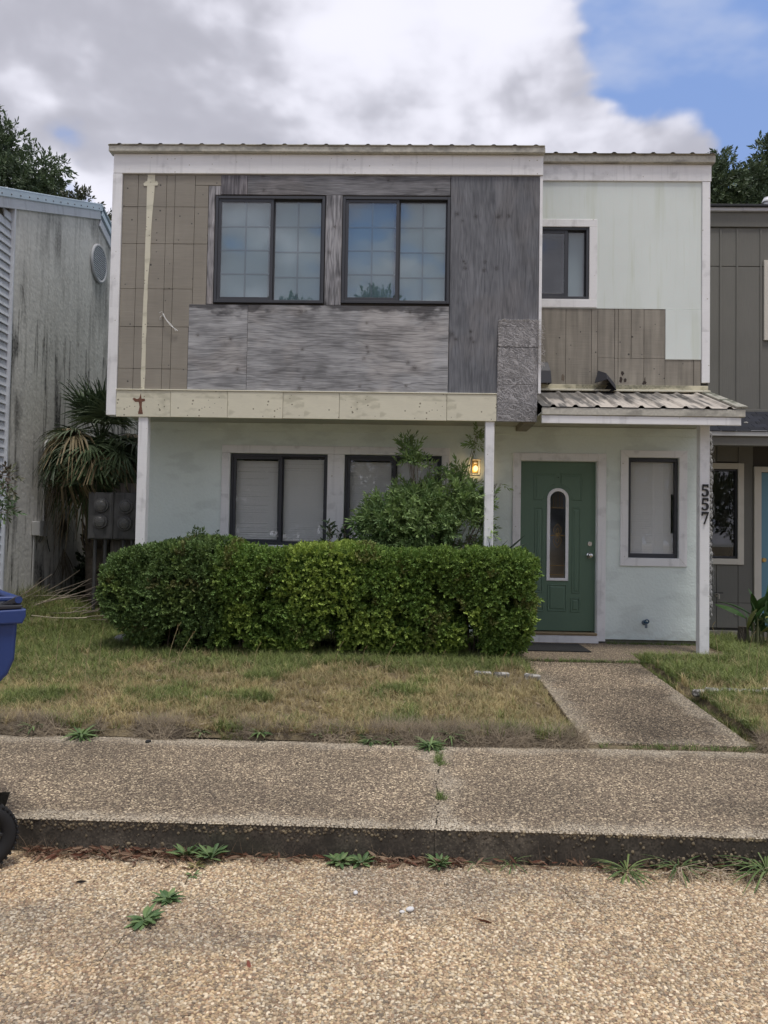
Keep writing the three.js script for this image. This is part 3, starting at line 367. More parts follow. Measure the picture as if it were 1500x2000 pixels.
// white fascia, gutter strips, corner boards
HP('fascia', cbox(-3.292, 1.462, 5.506, 5.728, -0.028, 0.014, 0.004), M.white);
HP('gutter', [cbox(-3.335, 1.475, 5.730, 5.794, -0.06, 0.062, 0.006), cbox(-3.345, -3.20, 5.797, 5.815, -0.06, 0.058, 0.004)], M.gutter);
HP('corner_board', cbox(-3.296, -3.190, 2.805, 5.504, -0.12, 0.014, 0.004), M.white);
HP('corner_board', cbox(1.430, 1.462, 3.10, 5.503, -0.10, 0.002, 0.004), M.white);
{
  const roof = (x0, x1, zA, yA, zB, yB, off, rh = 0.016, pitch = 0.229) => {
    const prof = []; const n = Math.ceil((x1 - x0) / pitch) + 1;
    for (let i = 0; i < n; i++) { const c = x0 + off + i * pitch; for (const [d, h] of [[-0.033, 0], [-0.012, rh], [0.012, rh], [0.033, 0]]) if (c + d > x0 && c + d < x1) prof.push([c + d, h]); }
    prof.unshift([x0, 0]); prof.push([x1, 0]);
    const P = [], U = []; const pt = (p, e) => [p[0], (e ? yB : yA) + p[1], e ? zB : zA];
    const L = Math.hypot(zB - zA, yB - yA);
    for (let i = 0; i < prof.length - 1; i++) { const a = pt(prof[i], 0), b = pt(prof[i + 1], 0), c = pt(prof[i + 1], 1), d = pt(prof[i], 1); P.push(...a, ...b, ...c, ...a, ...c, ...d); const ua = prof[i][0] - x0, ub = prof[i + 1][0] - x0; U.push(ua, 0, ub, 0, ub, L, ua, 0, ub, L, ua, L); }
    const g = new THREE.BufferGeometry(); g.setAttribute('position', new THREE.Float32BufferAttribute(P, 3)); g.setAttribute('uv', new THREE.Float32BufferAttribute(U, 2)); g.computeVertexNormals(); return g;
  };
  HP('eave_closure', cbox(-3.33, 1.47, 5.795, 5.818, 0.02, 0.058, 0.002), M.gutter); HP('eave_closure', cbox(1.479, 3.61, 6.095, 6.116, -0.74, -0.692, 0.002), M.gutter);
  HP('roof_sheet', roof(-3.34, 1.475, 0.075, 5.800, -8.2, 8.9, 0.13), M.roofMetal);
  HP('roof_sheet', roof(1.478, 3.63, -0.66, 6.098, -8.2, 8.92, 0.02), M.roofMetal);
  HP('awning_roof', roof(1.434, 3.545, 0.275, 2.915, -0.72, 3.262, 0.115, 0.022), M.awning, 'lichen-stained ribbed metal awning over the porch');
  // torn pale strip and mossy rake flashing at the ends
  HP('awning_flashing', [cbox(1.44, 3.545, 3.268, 3.290, -0.74, -0.655, 0.003)], M.cream);
  const rake = cbox(3.45, 3.565, -0.012, 0.012, 0, 1.06, 0.004).rotateX(-Math.atan2(0.345, 0.995) * -1); rake.translate(0, 3.275, -0.72);
  HP('awning_rake', rake, tmat(tex(256, 256, 0.5, 0.5, (u, v, o) => { const n = sstep(0.4, 0.65, fbm(u * 9, v * 9, 5)), e = noise(u * 120, v * 120); o[0] = lerp(0.34, 0.11, n) * (0.7 + 0.6 * e); o[1] = lerp(0.33, 0.115, n) * (0.7 + 0.6 * e); o[2] = lerp(0.28, 0.085, n) * (0.7 + 0.6 * e); }), 0.9));
  HP('awning_gutter', cbox(1.432, 3.545, 2.828, 2.908, 0.225, 0.268, 0.006), M.gutter);
  HP('awning_fascia', cbox(1.432, 3.505, 2.742, 2.826, 0.228, 0.256, 0.004), M.white);
  HP('awning_cheek', new THREE.ExtrudeGeometry(shapeOf([[0.226, 2.872], [-0.72, 2.872], [-0.72, 3.235], [0.226, 2.90]]), { depth: 0.02, bevelEnabled: false }).rotateY(-Math.PI / 2).translate(3.50, 0, 0), M.beige);
}
// right block, upper wall
HP('mint_panel', uvShift(wallGeo(1.35, 3.473, 4.272, 5.800, -0.772, -0.757, [[1.5, 2.245, 4.279, 5.342]]), -1.3, -3.6), M.mintPanel, 'mint painted sheet with streaks of algae');
HP('mint_patch', cbox(3.054, 3.474, 3.670, 4.268, -0.772, -0.752, 0.003, [-1.3, -3.6]), M.mintPanel, 'mint patch hanging over the bare taupe boards');
{
  const r = rng(71), c = [1.42, 1.884, 2.187, 2.260, 2.459, 2.502, 2.804, 3.053];
  for (let i = 0; i < 7; i++) { const spl = i >= 3 ? 3.68 + (r() - 0.5) * 0.01 : null, j = () => (r() - 0.5) * 0.003;
    if (spl === null) HP('siding_panel', cbox(c[i] + 0.002, c[i + 1] - 0.002, 3.362, 4.269, -0.774, -0.760 + j(), 0.002), M.taupeDirty);
    else { HP('siding_panel', cbox(c[i] + 0.002, c[i + 1] - 0.002, 3.362, spl - 0.0015, -0.774, -0.760 + j(), 0.002), M.taupeDirty);
      if (i === 5) { HP('siding_panel', cbox(2.504, 2.652, spl + 0.0015, 4.269, -0.774, -0.760, 0.002), M.taupeDirty); HP('siding_panel', cbox(2.656, 2.802, spl + 0.0015, 4.269, -0.774, -0.758, 0.002), M.taupeDirty); }
      else HP('siding_panel', cbox(c[i] + 0.002, c[i + 1] - 0.002, spl + 0.0015, 4.269, -0.774, -0.760 + j(), 0.002), M.taupeDirty); } }
  HP('siding_panel', cbox(3.055, 3.385, 3.362, 3.668, -0.774, -0.761, 0.002), M.taupeDirty); HP('siding_panel', cbox(3.389, 3.470, 3.362, 3.668, -0.774, -0.759, 0.002), M.taupeDirty);
}
HP('ledge_board', cbox(1.432, 3.55, 3.286, 3.358, -0.774, -0.735, 0.004), M.creamDirty, 'cream ledge board blotched with mildew above the awning');
HP('corner_board', cbox(3.476, 3.570, 3.395, 5.800, -0.80, -0.740, 0.004), M.white);
HP('fascia', cbox(1.31, 3.582, 5.802, 6.006, -0.79, -0.736, 0.004), M.white);
HP('gutter', cbox(1.30, 3.612, 6.008, 6.094, -0.84, -0.690, 0.006), M.gutter);
HP('window_trim', [cbox(1.46, 2.245, 5.252, 5.342, -0.771, -0.750, 0.003), cbox(1.46, 2.245, 4.280, 4.380, -0.771, -0.748, 0.003), cbox(2.152, 2.245, 4.380, 5.252, -0.771, -0.749, 0.003)], M.white);
// windows
function slider(x0, x1, y0, y1, z, mul, opts, label) { // z = outer face; left sash proud, right pane fixed
  const w = part('window', frameGeo(x0, x1, y0, y1, 0.030, z - 0.085, z, 0.002), M.bronze, house, label);
  const sx1 = mul + 0.028, glass = opts.glass ?? M.glass;
  sub(w, 'sash', frameGeo(x0 + 0.031, sx1, y0 + 0.031, y1 - 0.031, opts.sash ?? 0.034, z - 0.036, z - 0.010, 0.002), M.bronze);
  sub(w, 'mullion', cbox(mul - 0.026, mul + 0.027, y0 + 0.031, y1 - 0.031, z - 0.068, z - 0.038, 0.002), M.bronze);
  const g = opts.sash ?? 0.034, A = [x0 + 0.031 + g, mul + 0.028 - g, y0 + 0.031 + g, y1 - 0.031 - g, z - 0.022], B = [mul + 0.028, x1 - 0.030, y0 + 0.031, y1 - 0.031, z - 0.055];
  sub(w, 'sash', frameGeo(B[0], x1 - 0.031, y0 + 0.031, y1 - 0.031, 0.016, z - 0.064, z - 0.044, 0.002), M.bronze);
  for (const [k, p] of [A, B].entries()) {
    const pane = (zz) => new THREE.PlaneGeometry(p[1] - p[0] + 0.006, p[3] - p[2] + 0.006).translate((p[0] + p[1]) / 2, (p[2] + p[3]) / 2, zz);
    sub(w, 'pane', pane(p[4] + 0.006), glass);
    if (opts.double) sub(w, 'pane', pane(p[4] - 0.008), glass);
    if (opts.grid) { const b = [], c = opts.grid; for (let i = 1; i < c[0]; i++) { const x = lerp(p[0], p[1], i / c[0]); b.push(cbox(x - 0.009, x + 0.009, p[2], p[3], p[4] - 0.002, p[4] + 0.003, 0.001)); } for (let j = 1; j < c[1]; j++) { const y = lerp(p[2], p[3], j / c[1]) - 0.012 * (k ? 1 : 0.6); b.push(cbox(p[0], p[1], y - 0.008, y + 0.008, p[4] - 0.0025, p[4] + 0.0025, 0.001)); } sub(w, 'grid', b, M.grid); }
    if (opts.blind) {
      const S = [], n = Math.floor((p[3] - p[2]) / 0.027), r = rng(Math.round(p[0] * 100) + 500); for (let i = 0; i < n; i++) { const y = p[2] + 0.012 + i * 0.027; S.push(cbox(p[0] - 0.01, p[1] + 0.01, -0.0005, 0.0007, -0.0145, 0.0145, 0.0003).rotateX(1.25 + (r() - 0.5) * 0.06).rotateZ((r() - 0.5) * 0.002).translate(0, y, z - 0.088)); }
      sub(w, 'blind', S, M.blind);
    } else if (opts.shade !== 'right' || k) sub(w, 'shade', cbox(p[0] - 0.015, p[1] + 0.015, p[2] - 0.02, p[3] + 0.02, z - 0.112, z - 0.100, 0.001), M.shade);
  }
  return w;
}
slider(-2.141, -0.927, 4.070, 5.262, 0.004, -1.524, { grid: [2, 4], double: true, glass: M.glassTint }, 'left upper sliding window with white grid between its panes');
slider(-0.729, 0.453, 4.077, 5.262, 0.004, -0.134, { grid: [2, 4], double: true, glass: M.glassTint }, 'second upper sliding window, beside the dark plywood sheet');
slider(1.456, 2.148, 4.384, 5.248, -0.762, 1.872, { shade: 'right', sash: 0.04, glass: M.glassTint }, 'small upper window on the mint wall');
slider(-2.078, -0.920, 1.402, 2.486, -0.770, -1.490, { blind: true }, 'ground-floor sliding window left of the shrub');
slider(-0.713, 0.434, 1.402, 2.486, -0.770, -0.135, { blind: true }, 'ground-floor sliding window half hidden by the shrub');
HP('window_trim', [cbox(-2.180, 0.531, 2.489, 2.582, -0.749, -0.728, 0.003), cbox(-2.180, -2.081, 1.31, 2.488, -0.749, -0.729, 0.003), cbox(-0.917, -0.716, 1.40, 2.488, -0.749, -0.7295, 0.003), cbox(0.437, 0.531, 1.31, 2.488, -0.749, -0.729, 0.003), cbox(-2.081, 0.437, 1.31, 1.399, -0.749, -0.7285, 0.003)], M.white);
{ // single window right of the door
  const [x0, x1, y0, y1, z] = [2.629, 3.211, 1.327, 2.501, -0.768];
  const w = part('window', frameGeo(x0, x1, y0, y1, 0.034, z - 0.07, z, 0.002, { t: 0.045, b: 0.05 }), M.bronze, house, 'tall single window right of the green door');
  sub(w, 'pane', new THREE.PlaneGeometry(x1 - x0 - 0.06, y1 - y0 - 0.08).translate((x0 + x1) / 2, (y0 + y1) / 2, z - 0.03), M.glass);
  const S = [], r = rng(77); for (let i = 0; i < 40; i++) S.push(cbox(x0 + 0.03, x1 - 0.07 + 0.05 * (i > 8 && i < 26 ? 0.2 : 1), -0.0005, 0.0007, -0.0145, 0.0145, 0.0003).rotateX(1.25 + (r() - 0.5) * 0.06).translate(0, y0 + 0.06 + i * 0.0272, z - 0.062));
  sub(w, 'blind', S, M.blind);
  const miter = (a, b, c, d) => new THREE.ExtrudeGeometry(shapeOf([a, b, c, d]), { depth: 0.016, bevelEnabled: true, bevelSize: 0.003, bevelThickness: 0.003, bevelSegments: 1, bevelOffset: -0.0032 }).translate(0, 0, -0.748);
  const O = [2.534, 3.309, 1.229, 2.586], Ii = [2.626, 3.214, 1.324, 2.504];
  for (const g of [[[O[0], O[3]], [O[0], O[2]], [Ii[0], Ii[2]], [Ii[0], Ii[3]]], [[O[1], O[2]], [O[1], O[3]], [Ii[1], Ii[3]], [Ii[1], Ii[2]]], [[O[0], O[2]], [O[1], O[2]], [Ii[1], Ii[2]], [Ii[0], Ii[2]]], [[O[1], O[3]], [O[0], O[3]], [Ii[0], Ii[3]], [Ii[1], Ii[3]]]]) sub(w, 'trim', miter(...g), M.white);
}
{ // front door
  const x0 = 1.374, top = 2.442, W = 0.883, z = -0.800, X = (d) => x0 + d, Y = (d) => top - d;
  const arch = (cx, r, y0, y1, n = 14) => { const p = [[cx - r, y0], [cx + r, y0]]; for (let i = 0; i <= n; i++) { const a = Math.PI * i / n; p.push([cx + r * Math.cos(a), y1 - r + r * Math.sin(a)]); } return p; };
  const cx = X(0.4425), glassO = arch(cx, 0.128, Y(1.405), Y(0.31)), glassI = arch(cx, 0.090, Y(1.372), Y(0.349));
  const d = part('door', new THREE.ExtrudeGeometry(shapeOf(rect(x0, x0 + W, 0.452, top), [[...glassI].reverse()]), { depth: 0.042, bevelEnabled: false }).translate(0, 0, z - 0.042), M.door, house, 'green front door with a tall arched glass light');
  const panelAt = (pts) => { const s = shapeOf(pts); // outer moulding ring and raised field
    const c = pts.reduce((a, p) => [a[0] + p[0] / pts.length, a[1] + p[1] / pts.length], [0, 0]); const bb = [Math.min(...pts.map((p) => p[0])), Math.max(...pts.map((p) => p[0])), Math.min(...pts.map((p) => p[1])), Math.max(...pts.map((p) => p[1]))];
    const inset = (t) => pts.map((p) => [c[0] + (p[0] - c[0]) * (1 - 2 * t / (bb[1] - bb[0])), c[1] + (p[1] - c[1]) * (1 - 2 * t / (bb[3] - bb[2]))]);
    const ring = new THREE.ExtrudeGeometry(shapeOf(pts, [inset(0.013).reverse()]), { depth: 0.001, bevelEnabled: true, bevelSize: 0.004, bevelThickness: 0.005, bevelSegments: 2, bevelOffset: -0.004 }).translate(0, 0, z + 0.0012);
    const field = new THREE.ExtrudeGeometry(shapeOf(inset(0.036)), { depth: 0.001, bevelEnabled: true, bevelSize: 0.010, bevelThickness: 0.004, bevelSegments: 1, bevelOffset: 0 }).translate(0, 0, z + 0.0008);
    return [ring, field]; };
  const pr = (a, b, c, e) => rect(X(a), X(b), Y(e), Y(c));
  const up = (s) => { const p = []; const mid = 0.4425, f = (a) => X(mid + s * a), yc = Y(0.438), r = 0.175; p.push([f(0.285), Y(0.132)], [f(0.285), Y(0.455)], [f(r), Y(0.455)]); for (let i = 0; i <= 8; i++) { const t = i / 8 * 1.38; p.push([f(r * Math.cos(t)), yc + r * Math.sin(t)]); } p.push([f(0.032), Y(0.132)]); return s > 0 ? p.reverse() : p; };
  for (const p of [up(1), up(-1), pr(0.612, 0.712, 0.54, 1.55), pr(0.173, 0.273, 0.54, 1.55), pr(0.33, 0.555, 1.447, 1.762), pr(0.60, 0.712, 1.602, 1.77), pr(0.173, 0.285, 1.602, 1.77)]) sub(d, 'door_panel', panelAt(p), M.door);
  sub(d, 'glass_frame', new THREE.ExtrudeGeometry(shapeOf(glassO, [[...glassI].reverse()]), { depth: 0.006, bevelEnabled: true, bevelSize: 0.006, bevelThickness: 0.008, bevelSegments: 3, bevelOffset: -0.006, curveSegments: 20 }).translate(0, 0, z + 0.002), M.white);
  sub(d, 'glass', new THREE.ShapeGeometry(shapeOf(glassI)).translate(0, 0, z - 0.012), new THREE.MeshPhysicalMaterial({ color: new THREE.Color().setRGB(0.5, 0.52, 0.52), roughness: 0.08, transmission: 1, thickness: 0, ior: 2.1 }));
  const cam = (pts, r = 0.0025) => tube(pts.map((p) => [cx + p[0], Y(p[1]), z - 0.009]), r, 16, 4), came = [];
  for (const y of [0.545, 0.873, 1.225, 1.335]) came.push(cam([[-0.088, y], [0, y], [0.088, y]]));
  for (const s of [-1, 1]) { came.push(cam([[0, 0.735], [s * 0.035, 0.775], [s * 0.045, 0.82], [0, 0.873]]), cam([[0, 0.873], [s * 0.045, 0.91], [s * 0.038, 0.965], [0, 1.015]]), cam([[s * 0.088, 0.873], [s * 0.04, 0.865], [0, 0.85]]), cam([[0, 0.78], [s * 0.018, 0.82], [0, 0.86]]), cam([[0, 0.885], [s * 0.02, 0.93], [0, 0.96]])); }
  for (const x of [-0.05, -0.02, 0.02, 0.05]) came.push(cam([[x, 0.545], [x, 0.46], [x, Math.abs(x) > 0.03 ? 0.40 : 0.36]], 0.0014));
  sub(d, 'glass_came', came, M.brass);
  sub(d, 'deadbolt', [cyl(X(0.820), Y(0.963), z + 0.008, 0.030, 0.026, 0.016, 'z', 20), cyl(X(0.820), Y(0.963), z + 0.018, 0.014, 0.012, 0.012, 'z', 14)], M.silver);
  const knob = new THREE.LatheGeometry([[0, 0], [0.034, 0], [0.034, 0.006], [0.013, 0.012], [0.012, 0.03], [0.024, 0.038], [0.030, 0.052], [0.026, 0.066], [0.012, 0.072], [0, 0.072]].map((p) => new THREE.Vector2(...p)), 24).rotateX(Math.PI / 2).translate(X(0.820), Y(1.10), z);
  sub(d, 'door_knob', knob, M.silver);
  sub(d, 'peephole', cyl(cx + 0.002, Y(0.185), z + 0.003, 0.007, 0.006, 0.008, 'z', 12), M.black);
  HP('door_frame', [cbox(1.300, 1.371, 0.37, 2.446, -0.90, -0.745, 0.003), cbox(2.259, 2.320, 0.37, 2.446, -0.90, -0.745, 0.003), cbox(1.300, 2.320, 2.447, 2.50, -0.90, -0.745, 0.003)], M.white);
  HP('door_trim', [cbox(1.274, 1.364, 0.345, 2.538, -0.744, -0.724, 0.003), cbox(2.268, 2.366, 0.345, 2.538, -0.744, -0.724, 0.003), cbox(1.364, 2.268, 2.449, 2.538, -0.744, -0.7245, 0.003)], M.white);
  HP('threshold', [cbox(1.374, 2.266, 0.425, 0.440, -0.83, -0.690, 0.004), cbox(1.374, 2.266, 0.410, 0.424, -0.83, -0.700, 0.003)], cmat(0.36, 0.27, 0.16, 0.6));
  HP('door_riser', cbox(1.27, 2.284, 0.305, 0.408, -0.78, -0.706, 0.003), M.white);
}
// posts and house number
for (const [x0, x1, y0, lab] of [[-2.940, -2.834, 0.28, 'white post at the left end of the overhang'], [0.868, 0.967, 0.28, 'white post behind the shrub'], [3.178, 3.284, 0.31, 'white post carrying the house number']]) HP('post', cbox(x0, x1, y0, 2.849, -0.108, -0.006, 0.005, [x0, 0]), M.white, lab);
{
  const font = await new FontLoader().loadAsync('fonts/droid/droid_serif_bold.typeface.json');
  [['5', 2.009], ['5', 1.861], ['7', 1.712]].forEach(([ch, y]) => {
    const g = new TextGeometry(ch, { font, size: 0.132, depth: 0.010, curveSegments: 8, bevelEnabled: true, bevelSize: 0.0012, bevelThickness: 0.0015, bevelSegments: 1 }); g.computeBoundingBox(); const b = g.boundingBox, sx = 0.076 / (b.max.x - b.min.x), sy = 0.133 / (b.max.y - b.min.y);
    g.translate(-b.min.x, -b.min.y, 0).scale(sx, sy, 1).translate(3.194, y, 0.001);
    HP('house_number', g, M.black);
  });
}
{ // torn rough edge of stucco at the house corner
  const r = rng(81), G = [cbox(3.562, 3.595, 0.62, 2.80, -0.95, -0.76, 0.004)];
  for (let i = 0; i < 260; i++) { const y = lerp(0.65, 2.8, r()), s = 0.006 + 0.014 * r(); G.push(new THREE.IcosahedronGeometry(s, 0).scale(1, 1.6, 1).translate(3.572 + r() * 0.028, y, -0.762 + r() * 0.02)); }
  for (let i = 0; i < 26; i++) { const y = lerp(0.8, 2.75, r()); G.push(tube([[3.585, y, -0.758], [3.60 + r() * 0.02, y - 0.02, -0.75], [3.61 + r() * 0.03, y - 0.05 - 0.05 * r(), -0.75]], 0.002, 4, 3)); }
  HP('stucco_edge', G, tmat(tex(128, 256, 0.5, 1, (u, v, o) => { const n = fbm(u * 30, v * 22, 5), k = 0.14 + 0.5 * sstep(0.35, 0.7, n); o[0] = k; o[1] = k; o[2] = k * 0.98; }), 0.95), 'torn rough stucco edge behind the numbered post');
}
{ // hose tap on the mint wall
  const t = thing('hose_tap', 'blue-handled hose tap low on the mint wall under the tall window', 'hose tap', null, [2.822, 0.571, -0.75]);
  part('spout', [cyl(0, 0, 0.004, 0.030, 0.030, 0.008, 'z'), cyl(0, 0, 0.04, 0.012, 0.014, 0.08, 'z'), cyl(0, -0.028, 0.075, 0.014, 0.013, 0.05)], cmat(0.16, 0.2, 0.24, 0.5, { metalness: 0.4 }), t);
  part('handle', [new THREE.TorusGeometry(0.026, 0.007, 8, 20).rotateX(0.5).translate(0, 0.02, 0.088), cyl(0, 0.012, 0.082, 0.018, 0.020, 0.014)], cmat(0.03, 0.09, 0.16, 0.5), t);
}
{ // porch lamp
  const t = thing('porch_lamp', 'small brass porch lantern glowing beside the white middle post', 'porch lamp', null, [0.828, 2.35, -0.75]);
  part('back_plate', cbox(-0.035, 0.035, -0.06, 0.10, 0.001, 0.016, 0.004), M.brass, t);
  part('frame', [cbox(-0.062, 0.062, 0.086, 0.098, 0.03, 0.14, 0.003), cbox(-0.055, 0.055, -0.098, -0.086, 0.035, 0.135, 0.003), cbox(-0.02, 0.02, 0.05, 0.07, 0.014, 0.06, 0.003), ...[-1, 1].flatMap((s) => [0.036, 0.134].map((z) => cbox(s * 0.054 - 0.004, s * 0.054 + 0.004, -0.087, 0.087, z - 0.004, z + 0.004, 0.001)))], cmat(0.62, 0.58, 0.5, 0.4, { metalness: 0.5 }), t);
  part('glass', [[-0.05, 0.05, 0.134], [-0.05, 0.05, 0.036]].map(([a, b, z]) => new THREE.PlaneGeometry(b - a, 0.17).translate(0, 0, z)).concat([-1, 1].map((s) => new THREE.PlaneGeometry(0.095, 0.17).rotateY(Math.PI / 2).translate(s * 0.053, 0, 0.085))), new THREE.MeshPhysicalMaterial({ roughness: 0.05, transmission: 1, thickness: 0 }), t);
  part('bulb', new THREE.SphereGeometry(0.026, 16, 12).scale(1, 1.3, 1).translate(0, -0.012, 0.085), new THREE.MeshStandardMaterial({ color: 0x000000, emissive: new THREE.Color(1.0, 0.66, 0.25), emissiveIntensity: 1.6 }), t);
  const l = new THREE.PointLight(new THREE.Color(1.0, 0.68, 0.32), 0.02); l.position.set(0, -0.012, 0.085); l.castShadow = true; l.shadow.radius = 1.5; t.add(l);
}
single('doormat', cbox(1.10, 2.02, 0.324, 0.336, -0.56, 0.05, 0.004), tmat(tex(256, 256, 0.5, 0.5, (u, v, o) => { const n = noise(u * 300, v * 300), k = 0.006 + 0.010 * n + 0.006 * fbm(u * 8, v * 8, 4); o[0] = o[1] = k; o[2] = k * 1.05; o[3] = n; }), 1, 0.003), 'flat black doormat on the porch slab before the green door', 'doormat');
{ // black plastic hoods left on the awning
  const hood = (w, h, d) => { const t = 0.006; const side = shapeOf([[0, 0], [d, 0.0], [d * 0.75, h * 0.55], [0, h]]); const G = []; for (const s of [-w / 2, w / 2 - t]) G.push(new THREE.ExtrudeGeometry(side, { depth: t, bevelEnabled: false }).rotateY(-Math.PI / 2).translate(s + t, 0, 0)); const slope = Math.hypot(d * 0.75, h * 0.45), a = Math.atan2(h * 0.45, d * 0.75); G.push(cbox(-w / 2, w / 2, -t / 2, t / 2, 0, slope, 0.002).rotateX(a).translate(0, h, 0)); const s2 = Math.hypot(d * 0.25, h * 0.55), a2 = Math.atan2(h * 0.55, d * 0.25); G.push(cbox(-w / 2, w / 2, -t / 2, t / 2, 0, s2, 0.002).rotateX(a2).translate(0, h * 0.55, d * 0.75)); return G; };
  const a = single('plastic_hood', hood(0.20, 0.19, 0.17), M.blackPlastic, 'black plastic vent hood lying tipped over on the awning', 'vent hood'); a.position.set(2.255, 3.30, -0.66); a.rotation.set(-0.15, 0.75, -0.45);
  const b = single('plastic_hood', hood(0.16, 0.27, 0.13), M.blackPlastic, 'black plastic vent hood standing upright in the awning corner', 'vent hood'); b.position.set(1.60, 3.345, -0.735); b.rotation.set(0, 0.12, 0.02);
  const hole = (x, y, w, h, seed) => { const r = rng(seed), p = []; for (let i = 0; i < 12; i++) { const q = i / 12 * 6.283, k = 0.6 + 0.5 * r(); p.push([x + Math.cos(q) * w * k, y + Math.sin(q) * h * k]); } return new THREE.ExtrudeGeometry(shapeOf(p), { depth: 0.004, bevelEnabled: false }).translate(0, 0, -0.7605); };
  HP('hole_stain_patch', [hole(2.555, 3.50, 0.022, 0.035, 3), hole(2.535, 3.43, 0.02, 0.045, 4), hole(2.585, 3.42, 0.018, 0.03, 5)], M.holeStain); HP('hole_stain_patch', [hole(2.812, 3.395, 0.03, 0.022, 6), hole(2.818, 3.43, 0.006, 0.03, 7)], M.holeStain);  // flat patches: hole darkness painted on with wet stains, nothing cut out
  HP('hole_stain_patch', hole(1.855, 3.44, 0.022, 0.045, 9), M.twig);
}

// ------------------------------------------------------------------ neighbouring buildings
{
  const H = thing('neighbour_house', 'left neighbour house with mould-streaked stucco gable and pale metal roof', 'house');
  const X = -4.70, z1 = -0.57, z0 = -6.9, ridgeZ = -3.07, sl = 0.37, roofY = (z) => 6.30 - sl * Math.abs(z - ridgeZ);
  const poly = [[z1, 0.1], [z1, roofY(z1)], [ridgeZ, roofY(ridgeZ)], [z0, roofY(z0)], [z0, 0.1]].map(([z, y]) => [-z, y]);
  part('wall', new THREE.ExtrudeGeometry(shapeOf(poly, [Array.from({ length: 36 }, (_, i) => [3.05 + 0.25 * Math.cos(-i / 36 * 6.2832), 5.58 + 0.25 * Math.sin(-i / 36 * 6.2832)])]), { depth: 0.2, bevelEnabled: false }).rotateY(Math.PI / 2).translate(X - 0.2, 0, 0), M.oldStucco, H, 'stucco gable wall with black mould streaks');
  part('wall', cbox(X - 0.24, X - 0.05, 0.1, roofY(0.3), z1 + 0.001, 2.2), M.sheath, H);
  part('rear_wall', cbox(-12, X - 0.2, 0.1, 4.8, z0, z0 + 0.2), M.oldStucco, H);
  part('front_wall', cbox(-12, X - 0.26, 0.1, 4.3, 2.0, 2.2), M.siding, H); part('far_wall', new THREE.ExtrudeGeometry(shapeOf([[-2.0, 0.1], [-2.0, roofY(2.0)], [3.07, 6.28], [6.9, roofY(-6.9)], [6.9, 0.1]].map((p) => p)), { depth: 0.2, bevelEnabled: false }).rotateY(Math.PI / 2).translate(-12.2, 0, 0), M.oldStucco, H);
  part('corner_trim', cbox(X - 0.05, X + 0.028, 0.55, roofY(z1) - 0.02, z1, z1 + 0.03, 0.004), M.siding, H);
  const n = 46; for (let i = 0; i < n; i++) { const y = 0.62 + i * 0.1035, ze = Math.min(2.1, ridgeZ + (6.28 - y - 0.11) / sl); if (ze < z1 + 0.12) break; const b = cbox(-0.008, 0.008, 0, 0.114, 0, ze - z1 - 0.033, 0.002, [0, i * 0.31]); b.rotateZ(0.24).translate(X - 0.012, y, z1 + 0.031); part('siding_board', b, M.siding, H); }
  const slope = (za, zb, x0, x1, lift, th, m, name, c = 0.004) => { const L = Math.hypot(zb - za, roofY(zb) - roofY(za)), g = cbox(x0, x1, 0, th, 0, L, c); g.rotateX(-Math.atan2(roofY(zb) - roofY(za), zb - za)).translate(0, roofY(za) + lift, za); part(name, g, m, H); };
  slope(ridgeZ, 2.6, X + 0.001, X + 0.030, -0.03, 0.125, M.siding, 'rake_board'); slope(ridgeZ, -6.9, X + 0.001, X + 0.030, -0.03, 0.125, M.siding, 'rake_board');
  slope(ridgeZ, 2.7, X + 0.005, X + 0.05, 0.098, 0.085, M.roofBlue, 'rake_flashing'); slope(ridgeZ, -7.0, X + 0.005, X + 0.05, 0.098, 0.085, M.roofBlue, 'rake_flashing');
  slope(ridgeZ, 2.8, -12, X + 0.052, 0.184, 0.02, M.roofBlue, 'roof'); slope(ridgeZ, -7.2, -12, X + 0.052, 0.184, 0.02, M.roofBlue, 'roof');
  for (let i = 0; i < 16; i++) { const z = ridgeZ + 0.15 + i * 0.21; part('screw', new THREE.SphereGeometry(0.011, 8, 6).translate(X + 0.052, roofY(z) + 0.135, z), cmat(0.2, 0.22, 0.25, 0.5), H); }
  // round gable vent
  const v = part('gable_vent', [new THREE.TorusGeometry(0.266, 0.024, 10, 48).rotateY(Math.PI / 2).translate(X + 0.020, 5.58, -3.05)], cmat(0.42, 0.43, 0.45, 0.7), H, 'round slatted gable vent');
  for (let i = 0; i < 15; i++) { const y = -0.225 + i * 0.0322, w = Math.sqrt(Math.max(0, 0.252 ** 2 - y * y)); part('slat', cbox(-0.005, 0.004, -0.011, 0.006, -w, w, 0.001).rotateZ(-0.35).translate(X + 0.030, 5.58 + y, -3.05), M.siding, v); }
}
